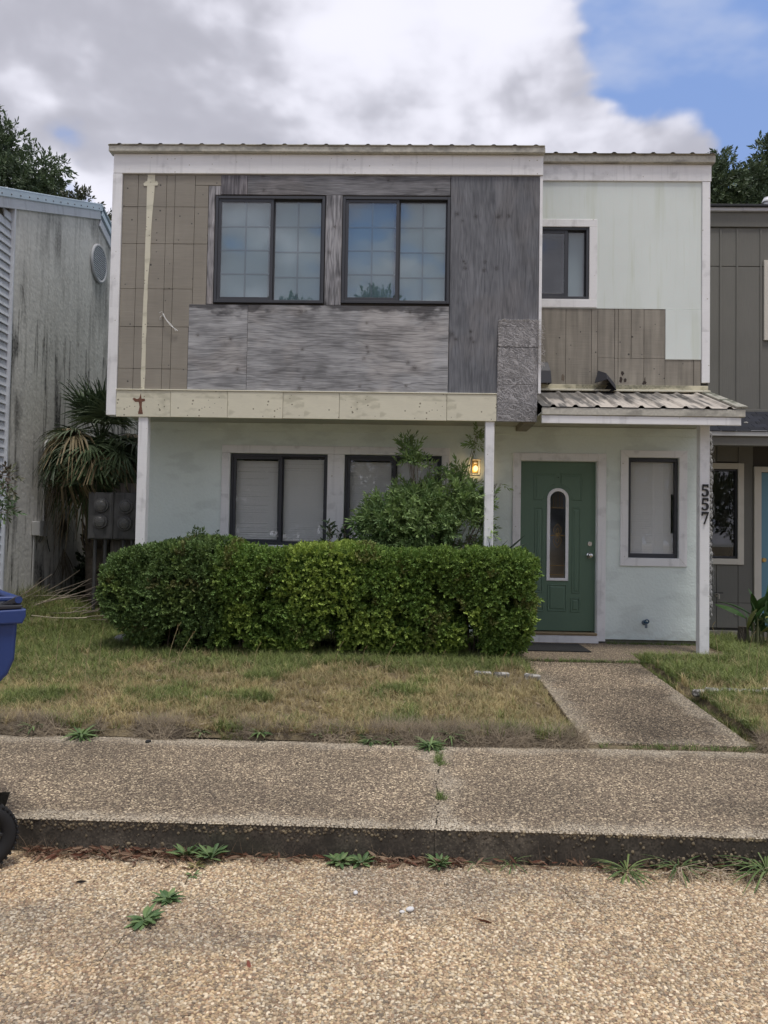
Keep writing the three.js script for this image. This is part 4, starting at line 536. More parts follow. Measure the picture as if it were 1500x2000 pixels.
{ // conduit and junction box on that wall
  const x = -4.675, t = thing('wall_conduit', 'grey conduit with a junction box on the mouldy stucco wall', 'conduit');
  const m = cmat(0.40, 0.40, 0.39, 0.6, { metalness: 0.1 });
  part('pipe', tube([[x, 2.70, -1.95], [x, 2.71, -1.62], [x, 2.66, -1.50], [x, 2.4, -1.495], [x, 1.9, -1.50], [x, 1.52, -1.51], [x, 1.42, -1.48], [x, 1.385, -1.42]], 0.015, 60, 8), m, t);
  part('loose_wire', tube([[x + 0.01, 1.95, -1.515], [x + 0.02, 1.6, -1.53], [x + 0.02, 1.35, -1.62], [x + 0.03, 1.25, -1.66]], 0.006, 20, 5), M.black, t);
  part('junction_box', cbox(x - 0.02, x + 0.085, 1.46, 1.64, -1.46, -1.24, 0.008), m, t);
  part('box_lid', cbox(x + 0.086, x + 0.092, 1.455, 1.648, -1.465, -1.235, 0.004), m, t);
  part('drop_pipe', tube([[x, 1.46, -1.27], [x, 1.2, -1.268], [x, 0.6, -1.262]], 0.010, 12, 8), m, t);
}
{ // bank of electric meters between the houses
  const t = thing('meter_bank', 'grey cabinet with four round electric meters between the two houses', 'electric meters', null, [-3.60, 1.72, -1.10]); t.rotation.y = 0.16;
  const m = tmat(tex(256, 256, 0.6, 0.6, (u, v, o) => { const n = 0.75 + 0.5 * fbm(u * 12, v * 12, 4), st = sstep(0.5, 0.8, fbm(u * 30, v * 4, 4)) * 0.5; o[0] = 0.085 * n * (1 - st); o[1] = 0.085 * n * (1 - st); o[2] = 0.083 * n * (1 - st); }), 0.6);  // cabinet and meter greys lowered to carry the deep shade of the gap
  part('cabinet', cbox(-0.30, -0.002, -0.29, 0.29, -0.1, 0.02, 0.008), m, t); part('cabinet', cbox(0.002, 0.29, -0.29, 0.29, -0.1, 0.022, 0.008), m, t);
  part('cabinet_cover', cbox(-0.28, -0.02, -0.275, 0.27, 0.021, 0.028, 0.004), m, t); part('cabinet_cover', cbox(0.02, 0.275, -0.275, 0.27, 0.023, 0.030, 0.004), m, t);
  const glass = new THREE.MeshPhysicalMaterial({ roughness: 0.35, transmission: 0.9, thickness: 0, specularIntensity: 0.4, color: new THREE.Color().setRGB(0.6, 0.6, 0.6) });
  for (const [x, y] of [[-0.14, 0.13], [0.15, 0.12], [-0.15, -0.07], [0.14, -0.09]]) { const k = part('meter', [cyl(x, y, 0.045, 0.090, 0.086, 0.04, 'z', 28)], cmat(0.10, 0.10, 0.10, 0.5), t); part('meter_dial', cyl(x, y, 0.075, 0.062, 0.062, 0.02, 'z', 24), cmat(0.17, 0.17, 0.16, 0.6), k); part('meter_glass', new THREE.SphereGeometry(0.07, 20, 10, 0, 6.2832, 0, Math.PI / 2).rotateX(Math.PI / 2).scale(1, 1, 0.75).translate(x, y, 0.066), glass, k); }
  for (const [x, l] of [[-0.22, 1.15], [-0.1, 1.1], [0.12, 1.1], [0.22, 1.1]]) part('pipe', cyl(x, -0.29 - l / 2, -0.04, 0.022, 0.022, l), m, t);
  part('backboard', cbox(-0.05, 0.33, -1.2, 0.42, -0.14, -0.102, 0.004), tmat(plyTex(256, 512, 0.5, 1.6, 41, 'v', [0.05, 0.045, 0.04], [0.2, 0.18, 0.16], 1, 2), 0.95), t);
}
{ // grey house on the right
  const H = thing('grey_house', 'dark grey board-sided neighbour house with black shingled porch roof', 'house'), Z = -1.6, r = rng(90);
  part('wall', wallGeo(3.60, 9, 0.40, 5.60, Z - 0.25, Z - 0.02, [[3.62, 4.262, 1.327, 2.46], [4.555, 5.5, 0.45, 2.43], [4.70, 5.7, 4.20, 5.10]]), M.sheath, H);
  part('side_wall', cbox(3.60, 3.72, 0.3, 5.6, -9, Z - 0.26), M.greyHouse, H);
  part('side_wall', cbox(8.88, 9, 0.3, 5.6, -9, Z - 0.26), M.greyHouse, H); part('rear_wall', cbox(3.60, 9, 0.3, 5.6, -9.12, -9.001), M.greyHouse, H); part('room_wall', cbox(3.73, 8.87, 0.42, 3.0, -4.1, -4.0), M.beige, H); part('room_ceiling', cbox(3.73, 8.87, 3.02, 3.1, -8.9, Z - 0.26), M.beige, H);
  part('foundation', cbox(3.60, 9, 0.1, 0.405, Z - 0.2, Z + 0.004, 0.01), M.concrete, H);
  const xs = [3.60, 3.735, 4.045, 4.258, 4.562, 4.87, 5.18, 5.49]; // upper boards
  for (let i = 0; i < 7; i++) { const j = (r() - 0.5) * 0.002; part('siding_board', cbox(xs[i] + 0.004, xs[i + 1] - 0.004, 3.245, 5.09, Z - 0.019, Z + j, 0.003, [i, 0]), M.greyHouse, H); if (i < 6) part('siding_board', cbox(xs[i] + 0.004, xs[i + 1] - 0.004, 5.098, 5.598, Z - 0.019, Z + j + 0.001, 0.003, [i, 0]), M.greyHouse, H); part('batten', cbox(xs[i] - 0.020, xs[i] + 0.005, 3.245, 5.59, Z + 0.002, Z + 0.010, 0.003), M.greyHouse, H); }
  part('base_board', cbox(3.6, 9, 3.16, 3.243, Z - 0.019, Z + 0.012, 0.004), M.greyHouse, H);
  part('frieze_board', cbox(3.60, 9, 5.605, 5.795, Z - 0.1, Z + 0.025, 0.004), M.greyHouse, H);
  part('fascia', cbox(3.60, 4.30, 5.80, 5.845, Z - 0.05, Z + 0.06, 0.003), cmat(0.52, 0.52, 0.54, 0.6), H); part('fascia', cbox(4.302, 9, 5.80, 5.845, Z - 0.05, Z + 0.062, 0.003), cmat(0.50, 0.50, 0.53, 0.6), H);
  part('roof', cbox(3.60, 9, 0, 0.03, -7.7, 0.09, 0.004).rotateX(0.04).translate(0, 5.85, Z), M.black, H);
  const vp = part('vent_pipe', cyl(5.29, 6.38, -3.0, 0.05, 0.05, 0.5), cmat(0.75, 0.75, 0.76, 0.5), H); part('vent_cap', new THREE.SphereGeometry(0.075, 14, 8, 0, 6.2832, 0, 1.5708).translate(5.29, 6.56, -3.0), cmat(0.75, 0.75, 0.76, 0.5), vp);
  // ground floor boards
  const lo = [[3.60, 3.72], [3.72, 3.998], [3.998, 4.27], [4.27, 4.46]];
  for (const [a, b] of lo) { const uO = [a, 0.5]; if (b < 4.3) { part('siding_board', cbox(a + 0.003, b - 0.003, 2.56, 3.0, Z - 0.019, Z, 0.002, uO), M.greyHouse, H); part('siding_board', cbox(a + 0.003, b - 0.003, 0.76, 1.238, Z - 0.019, Z + 0.001, 0.002, uO), M.greyHouse, H); } else part('siding_board', cbox(a + 0.003, b - 0.003, 0.76, 3.0, Z - 0.019, Z, 0.002, uO), M.greyHouse, H); part('siding_board', cbox(a + 0.003, b - 0.003, 0.44, 0.755, Z - 0.019, Z + 0.002, 0.002, uO), M.greyHouse, H); }
  const w = part('window', frameGeo(3.62, 4.262, 1.327, 2.46, 0.02, Z - 0.08, Z - 0.01, 0.002), M.bronze, H); part('pane', new THREE.PlaneGeometry(0.61, 1.1).translate(3.94, 1.893, Z - 0.045), M.glass, w);
  part('window_trim', frameGeo(3.54, 4.335, 1.244, 2.54, 0.075, Z + 0.002, Z + 0.024, 0.003), M.beige, H);
  part('door_trim', cbox(4.463, 4.553, 0.42, 2.50, Z + 0.0, Z + 0.03, 0.003), M.beige, H); part('door_trim', cbox(4.553, 5.6, 2.43, 2.50, Z + 0.0, Z + 0.03, 0.003), M.beige, H);
  const d = part('door', cbox(4.556, 5.499, 0.452, 2.429, Z - 0.06, Z - 0.018, 0.003), cmat(0.13, 0.29, 0.38, 0.5), H, 'light blue front door'); part('door_latch', [cyl(4.60, 1.31, Z - 0.005, 0.028, 0.026, 0.024, 'z', 16), cbox(4.575, 4.625, 1.285, 1.33, Z - 0.016, Z - 0.006, 0.003)], M.brass, d);
  part('upper_window_trim', frameGeo(4.585, 5.8, 4.13, 5.17, 0.09, Z + 0.004, Z + 0.03, 0.003), M.beige, H); part('upper_pane', new THREE.PlaneGeometry(1.0, 0.9).translate(5.2, 4.65, Z - 0.06), M.glass, H); part('upper_shade', cbox(4.7, 5.7, 4.2, 5.1, Z - 0.24, Z - 0.2), M.shade, H);
  // porch roof with separate shingles
  const z1 = -0.88, y0 = 2.86, y1 = 3.20, L = Math.hypot(z1 - Z, y1 - y0), a = Math.atan2(y1 - y0, z1 - Z);
  part('porch_roof', cbox(3.575, 9, -0.03, 0, 0, L, 0.003).rotateX(a).translate(0, y1, Z), M.black, H);
  part('porch_fascia', cbox(3.575, 9, 2.79, 2.858, z1 - 0.02, z1 + 0.02, 0.004), cmat(0.45, 0.46, 0.46, 0.6), H);
  part('porch_beam', cbox(3.60, 9, 2.68, 2.788, z1 - 0.09, z1 - 0.01, 0.004), M.greyHouse, H);
  part('porch_soffit', cbox(3.60, 9, 2.79, 2.81, Z, z1 - 0.03, 0.004), M.greyHouse, H);
  const sm = [0.8, 1, 1.3].map((k) => tmat(tex(64, 64, 0.3, 0.3, (u, v, o) => { const n = k * (0.5 + noise(u * 400, v * 400)); o[0] = 0.016 * n; o[1] = 0.018 * n; o[2] = 0.026 * n; o[3] = noise(u * 400, v * 400); }), 0.95, 0.002));
  const rows = 7; for (let i = 0; i < rows; i++) for (let k = 0; k < 8; k++) { const x = 3.57 + k * 0.18 + (i % 2) * 0.09, l0 = L * i / rows; part('shingle', cbox(x + 0.002, x + 0.178, 0, 0.007 + r() * 0.003, 0, L / rows + 0.03 + r() * 0.006, 0.002, [r(), r()]).rotateX(0.06).translate(0, 0.004, l0).rotateX(a).translate(0, y1, Z), sm[Math.floor(r() * 3)], H); }
  single('debris', new THREE.IcosahedronGeometry(0.022, 1).scale(1.3, 0.6, 1).translate(4.16, 2.99, -1.13), cmat(0.4, 0.39, 0.36, 0.9), 'small pale clod lying on the black shingled porch roof', 'debris');
  const tp = thing('hose_tap', 'small metal hose tap on the dark grey wall below the window', 'hose tap', null, [4.00, 0.86, Z]); part('spout', [cyl(0, 0, 0.005, 0.028, 0.028, 0.01, 'z'), cyl(0, 0, 0.04, 0.011, 0.012, 0.07, 'z'), cyl(0, -0.025, 0.07, 0.013, 0.012, 0.05)], cmat(0.4, 0.38, 0.34, 0.4, { metalness: 0.7 }), tp); part('handle', cbox(-0.05, 0.05, 0.02, 0.032, 0.06, 0.08, 0.003), M.black, tp);
  part('outlet_cover', cbox(4.225, 4.275, 0.60, 0.655, Z + 0.004, Z + 0.014, 0.003), cmat(0.5, 0.5, 0.48, 0.6), H);
}
{ // blue wheeled bin at the left edge
  const t = thing('recycling_bin', 'blue wheeled recycling bin with black lid standing at the kerb', 'wheeled bin');
  const blue = new THREE.MeshPhysicalMaterial({ color: new THREE.Color().setRGB(0.016, 0.042, 0.17), roughness: 0.42 }), zc = 4.715, hw = 0.235;
  t.rotation.y = 0.66; { const p = V(-1.842, 0, 4.962); t.position.copy(p).sub(p.clone().applyAxisAngle(Y1, 0.66)); }
  const bx = (pts, w, m, name, bev = 0.012) => part(name, new THREE.ExtrudeGeometry(shapeOf(pts), { depth: 2 * w - 2 * bev, bevelEnabled: true, bevelSize: bev, bevelThickness: bev, bevelSegments: 3, bevelOffset: -bev }).translate(0, 0, zc - w + bev), m, t);
  bx([[-2.30, 0.10], [-2.0, 0.10], [-1.955, 0.16], [-1.935, 0.60], [-1.90, 0.70], [-1.748, 0.855], [-1.722, 0.92], [-1.714, 1.10], [-2.37, 1.10]], hw, blue, 'body', 0.02);
  for (const x of [-1.80, -1.95, -2.1]) part('rib', cbox(x - 0.028, x + 0.008, 0.94, 1.075, zc + hw - 0.003, zc + hw + 0.008, 0.004), blue, t);
  bx([[-2.40, 1.085], [-1.70, 1.085], [-1.686, 1.115], [-1.686, 1.150], [-2.40, 1.135]], hw + 0.022, blue, 'rim', 0.008);
  bx([[-2.43, 1.136], [-1.705, 1.152], [-1.700, 1.168], [-2.43, 1.185]], hw + 0.014, M.blackPlastic, 'lid', 0.006);
  part('handle_bar', cyl(-1.715, 1.192, zc, 0.016, 0.016, 2 * hw, 'z', 14), blue, t);
  for (const s of [-1, 1]) bx([[-1.80, 1.165], [-1.735, 1.175], [-1.705, 1.172], [-1.695, 1.195], [-1.71, 1.21], [-1.73, 1.205]], 0.012, M.blackPlastic, 'hinge', 0.003).position.z = s * (hw - 0.015);
  part('grip', cbox(-2.0, -1.725, 1.186, 1.206, zc + hw - 0.04, zc + hw - 0.01, 0.006), blue, t);
  part('axle', cyl(-1.842, 0.155, zc, 0.010, 0.010, 2 * hw + 0.02, 'z', 10), M.silver, t);
  for (const s of [-1, 1]) { // wheels
    const z = zc + s * (hw + 0.012), wgrp = part('wheel', new THREE.TorusGeometry(0.118, 0.033, 12, 48).scale(1, 1, 0.9).translate(-1.842, 0.152, z), cmat(0.012, 0.012, 0.013, 0.85), t);
    const tread = []; for (let i = 0; i < 40; i++) { const a = i / 40 * 6.283; tread.push(cbox(-0.006, 0.006, 0.144, 0.154, -0.024, 0.024, 0.002).rotateZ(a).translate(-1.842, 0.152, z)); } const tr = part('tread', tread, cmat(0.012, 0.012, 0.013, 0.9), wgrp); tr.userData.kind = 'stuff';
    const spokes = []; for (let i = 0; i < 8; i++) spokes.push(cbox(-0.008, 0.008, 0.02, 0.098, -0.012, 0.012, 0.003).rotateZ(i / 8 * 6.283).translate(-1.842, 0.152, z)); spokes.push(cyl(-1.842, 0.152, z, 0.03, 0.03, 0.045, 'z', 18)); part('hub', spokes, cmat(0.018, 0.018, 0.02, 0.6), wgrp);
  }
}

// ------------------------------------------------------------------ planting
const sprig = (n, len, wid, spread, seed, stem = true, bend = 0.3) => { // a twig with leaves along it, pointing up
  const r = rng(seed), G = []; for (let i = 0; i < n; i++) { const t = n > 1 ? i / (n - 1) : 0, a = i * 2.4 + r(), tilt = lerp(1.15, 0.25, t) + (r() - 0.5) * 0.4; G.push(leafGeo(len * (0.75 + 0.4 * r()), wid * (0.8 + 0.4 * r()), bend * (r() - 0.3), [0, spread * t, 0], [Math.sin(tilt) * Math.cos(a), Math.cos(tilt), Math.sin(tilt) * Math.sin(a)], r() * 6.28, 0.15, 2)); }
  const g = join(G); g.deleteAttribute('uv'); return g;
};
const rdir = (r) => { const z = r() * 2 - 1, a = r() * 6.2832, q = Math.sqrt(1 - z * z); return V(q * Math.cos(a), z, q * Math.sin(a)); };
const tint = (c, a, b, t, k) => c.setRGB(lerp(a[0], b[0], t) * k, lerp(a[1], b[1], t) * k, lerp(a[2], b[2], t) * k);

{ // clipped hedge
  const H = thing('hedge', 'clipped box-shaped green hedge along the front of the house', 'hedge');
  const r = rng(101), X0 = -2.97, X1 = 1.27, ZB = 0.02, ZF = 0.93, YB = 0.37;
  const top = (x) => 1.365 + 0.035 * (fbm(x * 2.5 + 3, 1.5, 3) - 0.5) - 0.08 * sstep(-2.45, -3.0, x) - 0.03 * sstep(0.85, 1.3, x) + 0.05 * Math.exp(-(((x + 1.95) / 0.28) ** 2)) - 0.035 * Math.exp(-(((x + 1.35) / 0.3) ** 2));
  const bulge = (x, y, z) => 0.07 * (fbm(x * 2.2 + 40, y * 2.2 + z * 1.7, 4) - 0.5) * 2;
  // signed depth inside a rounded box: positive inside
  const depth = (x, y, z) => { const under = 0.13 * sstep(0.75, 0.3, y), rl = 0.34 * sstep(0.98, 0.35, y), dx0 = x - X0 - rl, dx1 = X1 - x - under * 0.6, dz0 = z - ZB, dz1 = ZF - z - under, dy = top(x) - y, q = [dx0, dx1, dz0, dz1, dy]; const R = 0.08; let s = 0, m = 9; for (const d of q) { m = Math.min(m, d); const e = Math.max(0, R - d); s += e * e; } return Math.min(m, R - Math.sqrt(s)) + bulge(x, y, z); };
  const lf = [sprig(10, 0.022, 0.0145, 0.045, 1), sprig(9, 0.021, 0.014, 0.040, 2), sprig(11, 0.024, 0.015, 0.05, 3)];
  for (let k = 0; k < 3; k++) inst('foliage', lf[k], M.leafDull, 72000, (i, m, c) => {
    const x = lerp(X0 - 0.1, X1 + 0.1, r()), y = lerp(YB - 0.08, 1.56, r()), z = lerp(ZB - 0.05, ZF + 0.1, r()), a = r(), b = r(), sp = r() * 6.28, dd = rdir(r), d = depth(x, y, z);
    if (d < -0.005 || d > 0.19 || (d > 0.10 && a > 0.35) || y < YB - 0.05 + 0.1 * noise(x * 5, z * 5)) return false;
    if (z < 0.35 && y < 1.2 && a > 0.4) return false;
    const gap = fbm(x * 6 + 9, y * 6 + z * 3, 3); if (gap > 0.635 && d < 0.10) return false; if (y < 0.62 && fbm(x * 3 + 70, 2, 3) > 0.60 + 0.5 * (y - 0.37)) return false;
    const e = 0.05, n = V(depth(x - e, y, z) - depth(x + e, y, z), depth(x, y - e, z) - depth(x, y + e, z), depth(x, y, z - e) - depth(x, y, z + e)).normalize();
    place(m, x, y, z, n.multiplyScalar(0.9).add(dd.multiplyScalar(0.75)).add(V(0, 0.35, 0)), sp, 0.75 + 0.55 * b);
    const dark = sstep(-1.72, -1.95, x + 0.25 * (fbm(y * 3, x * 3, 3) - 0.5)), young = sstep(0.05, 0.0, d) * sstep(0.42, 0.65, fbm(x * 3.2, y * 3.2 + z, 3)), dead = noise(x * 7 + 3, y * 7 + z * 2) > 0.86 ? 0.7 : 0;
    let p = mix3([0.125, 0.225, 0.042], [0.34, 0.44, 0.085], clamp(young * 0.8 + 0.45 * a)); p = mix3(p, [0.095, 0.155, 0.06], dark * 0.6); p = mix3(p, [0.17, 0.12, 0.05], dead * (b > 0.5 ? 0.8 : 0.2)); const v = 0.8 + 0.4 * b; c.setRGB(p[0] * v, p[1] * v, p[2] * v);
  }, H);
  const st = []; for (let i = 0; i < 70; i++) { const x = lerp(X0 + 0.3, X1 - 0.2, r()), z = lerp(0.2, 0.7, r()); const g0 = V(x, gh(x, z) - 0.03, z); st.push(taper([g0, V(x + (r() - 0.5) * 0.15, 0.7, z + (r() - 0.5) * 0.2), V(x + (r() - 0.5) * 0.5, 1.15, z + (r() - 0.5) * 0.5)], 0.011, 0.004, 5, 6)); }
  const stm = part('stems', st, M.twig, H); stm.userData.kind = 'stuff';
}
{ // unclipped shoots standing out of the hedge top
  const t = thing('sapling', 'small dark leafy sapling growing up through the left part of the hedge', 'sapling'), r = rng(111), G = [], L = [];
  for (let i = 0; i < 9; i++) { const x = lerp(-2.3, -1.75, r()), z = 0.45 + r() * 0.35, h = 1.40 + 0.15 * Math.exp(-(((x + 2.02) / 0.2) ** 2)) * (0.4 + 0.9 * r()); G.push(taper([V(x, 1.2, z), V(x + (r() - 0.5) * 0.06, h, z)], 0.004, 0.002, 4, 4)); for (let k = 0; k < 15; k++) L.push([x + (r() - 0.5) * 0.07, lerp(1.33, h + 0.01, r()), z + (r() - 0.5) * 0.07]); }
  part('stems', G, M.twig, t).userData.kind = 'stuff'; const g = sprig(7, 0.032, 0.016, 0.05, 8);
  inst('foliage', g, M.leaf, L.length, (i, m, c) => { place(m, ...L[i], rdir(r).add(V(0, 0.8, 0)), r() * 6, 0.8 + 0.4 * r()); tint(c, [0.045, 0.085, 0.03], [0.10, 0.16, 0.045], r(), 1); }, t);
}
function bush(t, blobs, n, geos, ca, cb, seed, opts = {}) { // blobs: [x, y, z, rx, ry, rz]
  const r = rng(seed), vol = blobs.map((b) => Math.pow(b[3] * b[4] * b[5], opts.even ?? 1)), tot = vol.reduce((a, b) => a + b, 0), lim = opts.test ?? (() => true);
  geos.forEach((g, gi) => inst('foliage', g, opts.mat ?? M.leaf, Math.round(n / geos.length), (i, m, c) => {
    let q = r() * tot, k = 0; while (k < vol.length - 1 && q > vol[k]) q -= vol[k++];
    const b = blobs[k], d = rdir(r), rad = Math.pow(r(), opts.pow ?? 0.45), x = b[0] + d.x * b[3] * rad, y = b[1] + d.y * b[4] * rad, z = b[2] + d.z * b[5] * rad, a = r(), s = r(), sp = r() * 6.28, d2 = rdir(r);
    if (!lim(x, y, z) || fbm(x * (opts.gf ?? 5) + seed, y * (opts.gf ?? 5) + z * 3, 3) > (opts.gap ?? 0.62)) return false;
    place(m, x, y, z, V(d.x, d.y, d.z).multiplyScalar(0.8).add(d2.multiplyScalar(0.7)).add(V(0, opts.up ?? 0.3, 0)), sp, (opts.s ?? 1) * (0.7 + 0.6 * s)); tint(c, ca, cb, clamp(a * 0.7 + 0.45 * noise(x * 4 + 5, y * 4)), 0.8 + 0.4 * s);
  }, t));
}
{ // tall loose shrub before the second window
  const t = thing('shrub', 'tall loose narrow-leaved shrub before the right ground-floor window', 'shrub');
  const g = [sprig(10, 0.058, 0.018, 0.11, 21, true, 0.4), sprig(9, 0.052, 0.017, 0.10, 22, true, 0.4), sprig(11, 0.062, 0.019, 0.13, 23, true, 0.4)];
  const B = [[-0.12, 1.62, -0.22, 0.36, 0.36, 0.22], [0.22, 1.62, -0.25, 0.36, 0.42, 0.25], [0.60, 1.60, -0.25, 0.34, 0.38, 0.24], [0.12, 1.97, -0.25, 0.30, 0.18, 0.18], [0.62, 1.95, -0.25, 0.28, 0.16, 0.18], [0.10, 2.26, -0.25, 0.15, 0.20, 0.14], [0.12, 2.30, -0.24, 0.22, 0.09, 0.14], [0.05, 2.48, -0.25, 0.06, 0.14, 0.06], [0.62, 2.18, -0.25, 0.05, 0.15, 0.06], [0.80, 2.62, -0.25, 0.035, 0.13, 0.05], [0.88, 1.84, -0.2, 0.09, 0.18, 0.10], [1.03, 2.12, -0.2, 0.07, 0.02, 0.04], [-0.42, 1.72, -0.2, 0.12, 0.10, 0.1], [0.45, 2.22, -0.25, 0.14, 0.04, 0.08]];
  bush(t, B, 4600, g, [0.095, 0.175, 0.06], [0.29, 0.40, 0.14], 121, { even: 0.8, gap: 0.60, gf: 6, pow: 0.55, up: 0.1, mat: M.leafDull });
  const r = rng(122), S = []; for (const b of B) for (let i = 0; i < 5; i++) S.push(taper([V(0.25 + (r() - 0.5) * 0.5, 0.3, -0.25), V(lerp(0.25, b[0], 0.6) + (r() - 0.5) * 0.1, lerp(0.3, b[1], 0.6), -0.25 + (r() - 0.5) * 0.1), V(b[0] + (r() - 0.5) * b[3] * 1.5, b[1] + b[4] * 0.7 * r(), b[2] + (r() - 0.5) * b[5])], 0.008, 0.002, 5, 8));
  part('stems', S, M.twig, t).userData.kind = 'stuff';
}
{ // smaller dark plant between the windows
  const t = thing('window_plant', 'small dark plant with pointed leaves between the two ground-floor windows', 'plant'), r = rng(131), S = [], L = [];
  for (let i = 0; i < 9; i++) { const x = -0.74 + (r() - 0.5) * 0.24, h = 1.50 + 0.2 * r(); S.push(taper([V(-0.74 + (r() - 0.5) * 0.1, 0.3, -0.2), V(x, 1.1, -0.2 + (r() - 0.5) * 0.1), V(x + (r() - 0.5) * 0.08, h, -0.2 + (r() - 0.5) * 0.15)], 0.006, 0.002, 5, 8)); for (let k = 0; k < 13; k++) { const q = 0.2 + 0.8 * r(); L.push([x + (r() - 0.5) * 0.02, lerp(1.2, h, q), -0.2 + (r() - 0.5) * 0.12, r() * 6.28]); } }
  part('stems', S, M.twig, t).userData.kind = 'stuff';
  inst('foliage', leafGeo(0.085, 0.026, 0.35, [0, 0, 0], [0, 1, 0], 0, 0.15, 4), M.leaf, L.length, (i, m, c) => { const l = L[i]; place(m, l[0], l[1], l[2], V(Math.cos(l[3]), 0.25 + 0.4 * r(), Math.sin(l[3])), r() * 6, 0.8 + 0.5 * r()); tint(c, [0.022, 0.045, 0.02], [0.06, 0.10, 0.035], r(), 1); }, t);
}
{ // stiff spiky leaves by the middle post
  const t = thing('spiky_plant', 'few stiff dark blades of a spiky plant poking over the hedge near the door', 'plant');
  [[1.02, 1.30, 1.30, 1.56], [1.0, 1.30, 1.24, 1.47], [0.95, 1.32, 0.90, 1.50], [0.96, 1.3, 1.33, 1.48], [0.92, 1.3, 1.12, 1.49]].forEach(([x0, y0, x1, y1], i) => { const a = V(x0, y0, 0.0), b = V(x1, y1, 0.02 + i * 0.02), d = b.clone().sub(a), l = d.length(); part('blade', leafGeo(l, 0.022, 0.06, [a.x, a.y, a.z], [d.x, d.y, d.z], i, 0.3, 4), cmat(0.03, 0.05, 0.028, 0.5, { side: THREE.DoubleSide }), t); });
}
{ // cabbage palm squeezed between the houses
  const t = thing('palm_tree', 'shaggy fan palm with dead tan fronds squeezed between the two houses', 'palm'), r = rng(141), C = V(-4.05, 2.72, -1.75);
  part('trunk', taper([V(-4.02, 0.3, -1.8), V(-4.06, 1.4, -1.78), V(C.x, C.y, C.z)], 0.17, 0.14, 12, 12), M.bark, t);
  const boots = []; for (let i = 0; i < 46; i++) { const a = i * 2.4, y = 1.2 + 1.4 * i / 46; boots.push(cbox(-0.035, 0.035, 0, 0.2, -0.012, 0.012, 0.004).rotateX(0.35).translate(0, 0, 0.15).rotateY(a).translate(-4.05, y, -1.77)); }
  part('boots', boots, M.bark, t).userData.kind = 'stuff';
  const clampX = (x) => x < -4.5 ? -4.5 - 0.13 * (1 - Math.exp((x + 4.5) / 0.13)) : x > -3.45 && true ? x : x;
  function frond(az, el, len, fan, droop, dead, seed) {
    const q = rng(seed), P = [], hub = V(Math.cos(az) * Math.cos(el) * len, Math.sin(el) * len - droop * 0.25 * len, Math.sin(az) * Math.cos(el) * len).add(C), out = V(Math.cos(az) * Math.cos(el - droop * 0.6), Math.sin(el - droop * 0.6), Math.sin(az) * Math.cos(el - droop * 0.6)), side = V(-Math.sin(az), 0, Math.cos(az)), nrm = new THREE.Vector3().crossVectors(side, out).normalize();
    const push = (v) => { P.push(clampX(v.x), v.y, v.z); };
    const n = 34; for (let i = 0; i < n; i++) {
      if (dead && q() < 0.25) continue; const a = lerp(-2.15, 2.15, i / (n - 1)) + (q() - 0.5) * 0.07, L = fan * (0.62 + 0.38 * Math.cos(a * 0.6)) * (0.85 + 0.3 * q()), d = out.clone().multiplyScalar(Math.cos(a)).addScaledVector(side, Math.sin(a)).addScaledVector(nrm, 0.18 * Math.abs(a) + (q() - 0.5) * 0.15), w = 0.022, sd = new THREE.Vector3().crossVectors(d, nrm).normalize(), lim = 0.12 + q() * 0.28 + (dead ? 0.45 : 0);
      const pt = (s, k) => { const v = hub.clone().addScaledVector(d, L * s), ww = w * (s < 0.3 ? 0.45 + s * 1.8 : 1.2 * (1 - s) + 0.05); v.y -= lim * L * s * s * s * (0.5 + droop); if (dead) v.y -= 0.25 * L * s * s; if (v.z > -1.3 && v.y < 2.05) v.z = -1.3 - 0.2 * (v.z + 1.3); return v.addScaledVector(sd, k * ww).addScaledVector(nrm, k ? 0.006 : 0); };
      const ss = [0, 0.3, 0.55, 0.78, 1]; for (let j = 0; j < 4; j++) for (const [k0, k1] of [[-1, 0], [0, 1]]) { const A = pt(ss[j], k0), B = pt(ss[j], k1), D = pt(ss[j + 1], k1), E = pt(ss[j + 1], k0); push(A); push(B); push(D); push(A); push(D); push(E); } }
    const g = new THREE.BufferGeometry(); g.setAttribute('position', new THREE.Float32BufferAttribute(P, 3)); g.computeVertexNormals();
    const f = part('frond', g, dead === 2 ? palmDead : dead ? palmTan : palmGreen[seed % 3], t, dead ? 'dead tan frond' : null);
    const mid = C.clone().lerp(hub, 0.55).add(V(0, 0.05 * len, 0)); part('stalk', taper([C.clone().add(V(0, -0.05, 0)), mid, hub].map((v) => V(clampX(v.x), v.y, v.z)), 0.014, 0.008, 5, 8), dead ? palmTan : palmGreen[0], f);
  }
  const lm = (a, b, c) => { const m = leafMat(0.55); m.color.setRGB(a, b, c); return m; }, palmGreen = [lm(0.06, 0.095, 0.045), lm(0.08, 0.12, 0.05), lm(0.11, 0.145, 0.075)], palmTan = lm(0.27, 0.215, 0.12), palmDead = lm(0.17, 0.135, 0.09);
  for (let i = 0; i < 9; i++) frond(i * 2.4 + 0.3, 1.40 - i * 0.07, 0.36 + 0.10 * r(), 0.56, 0.10, 0, 300 + i);
  for (let i = 0; i < 14; i++) frond(i * 2.4 + 1.1, 0.55 - i * 0.07, 0.40 + 0.12 * r(), 0.50, 0.7, i % 5 === 2 ? 1 : 0, 320 + i);
  for (let i = 0; i < 10; i++) frond(i * 2.4 + 0.6, -0.40 - 0.05 * i, 0.40 + 0.18 * r(), 0.44, 0.8, i % 3 === 0 ? 0 : i % 3 === 1 ? 1 : 2, 340 + i);
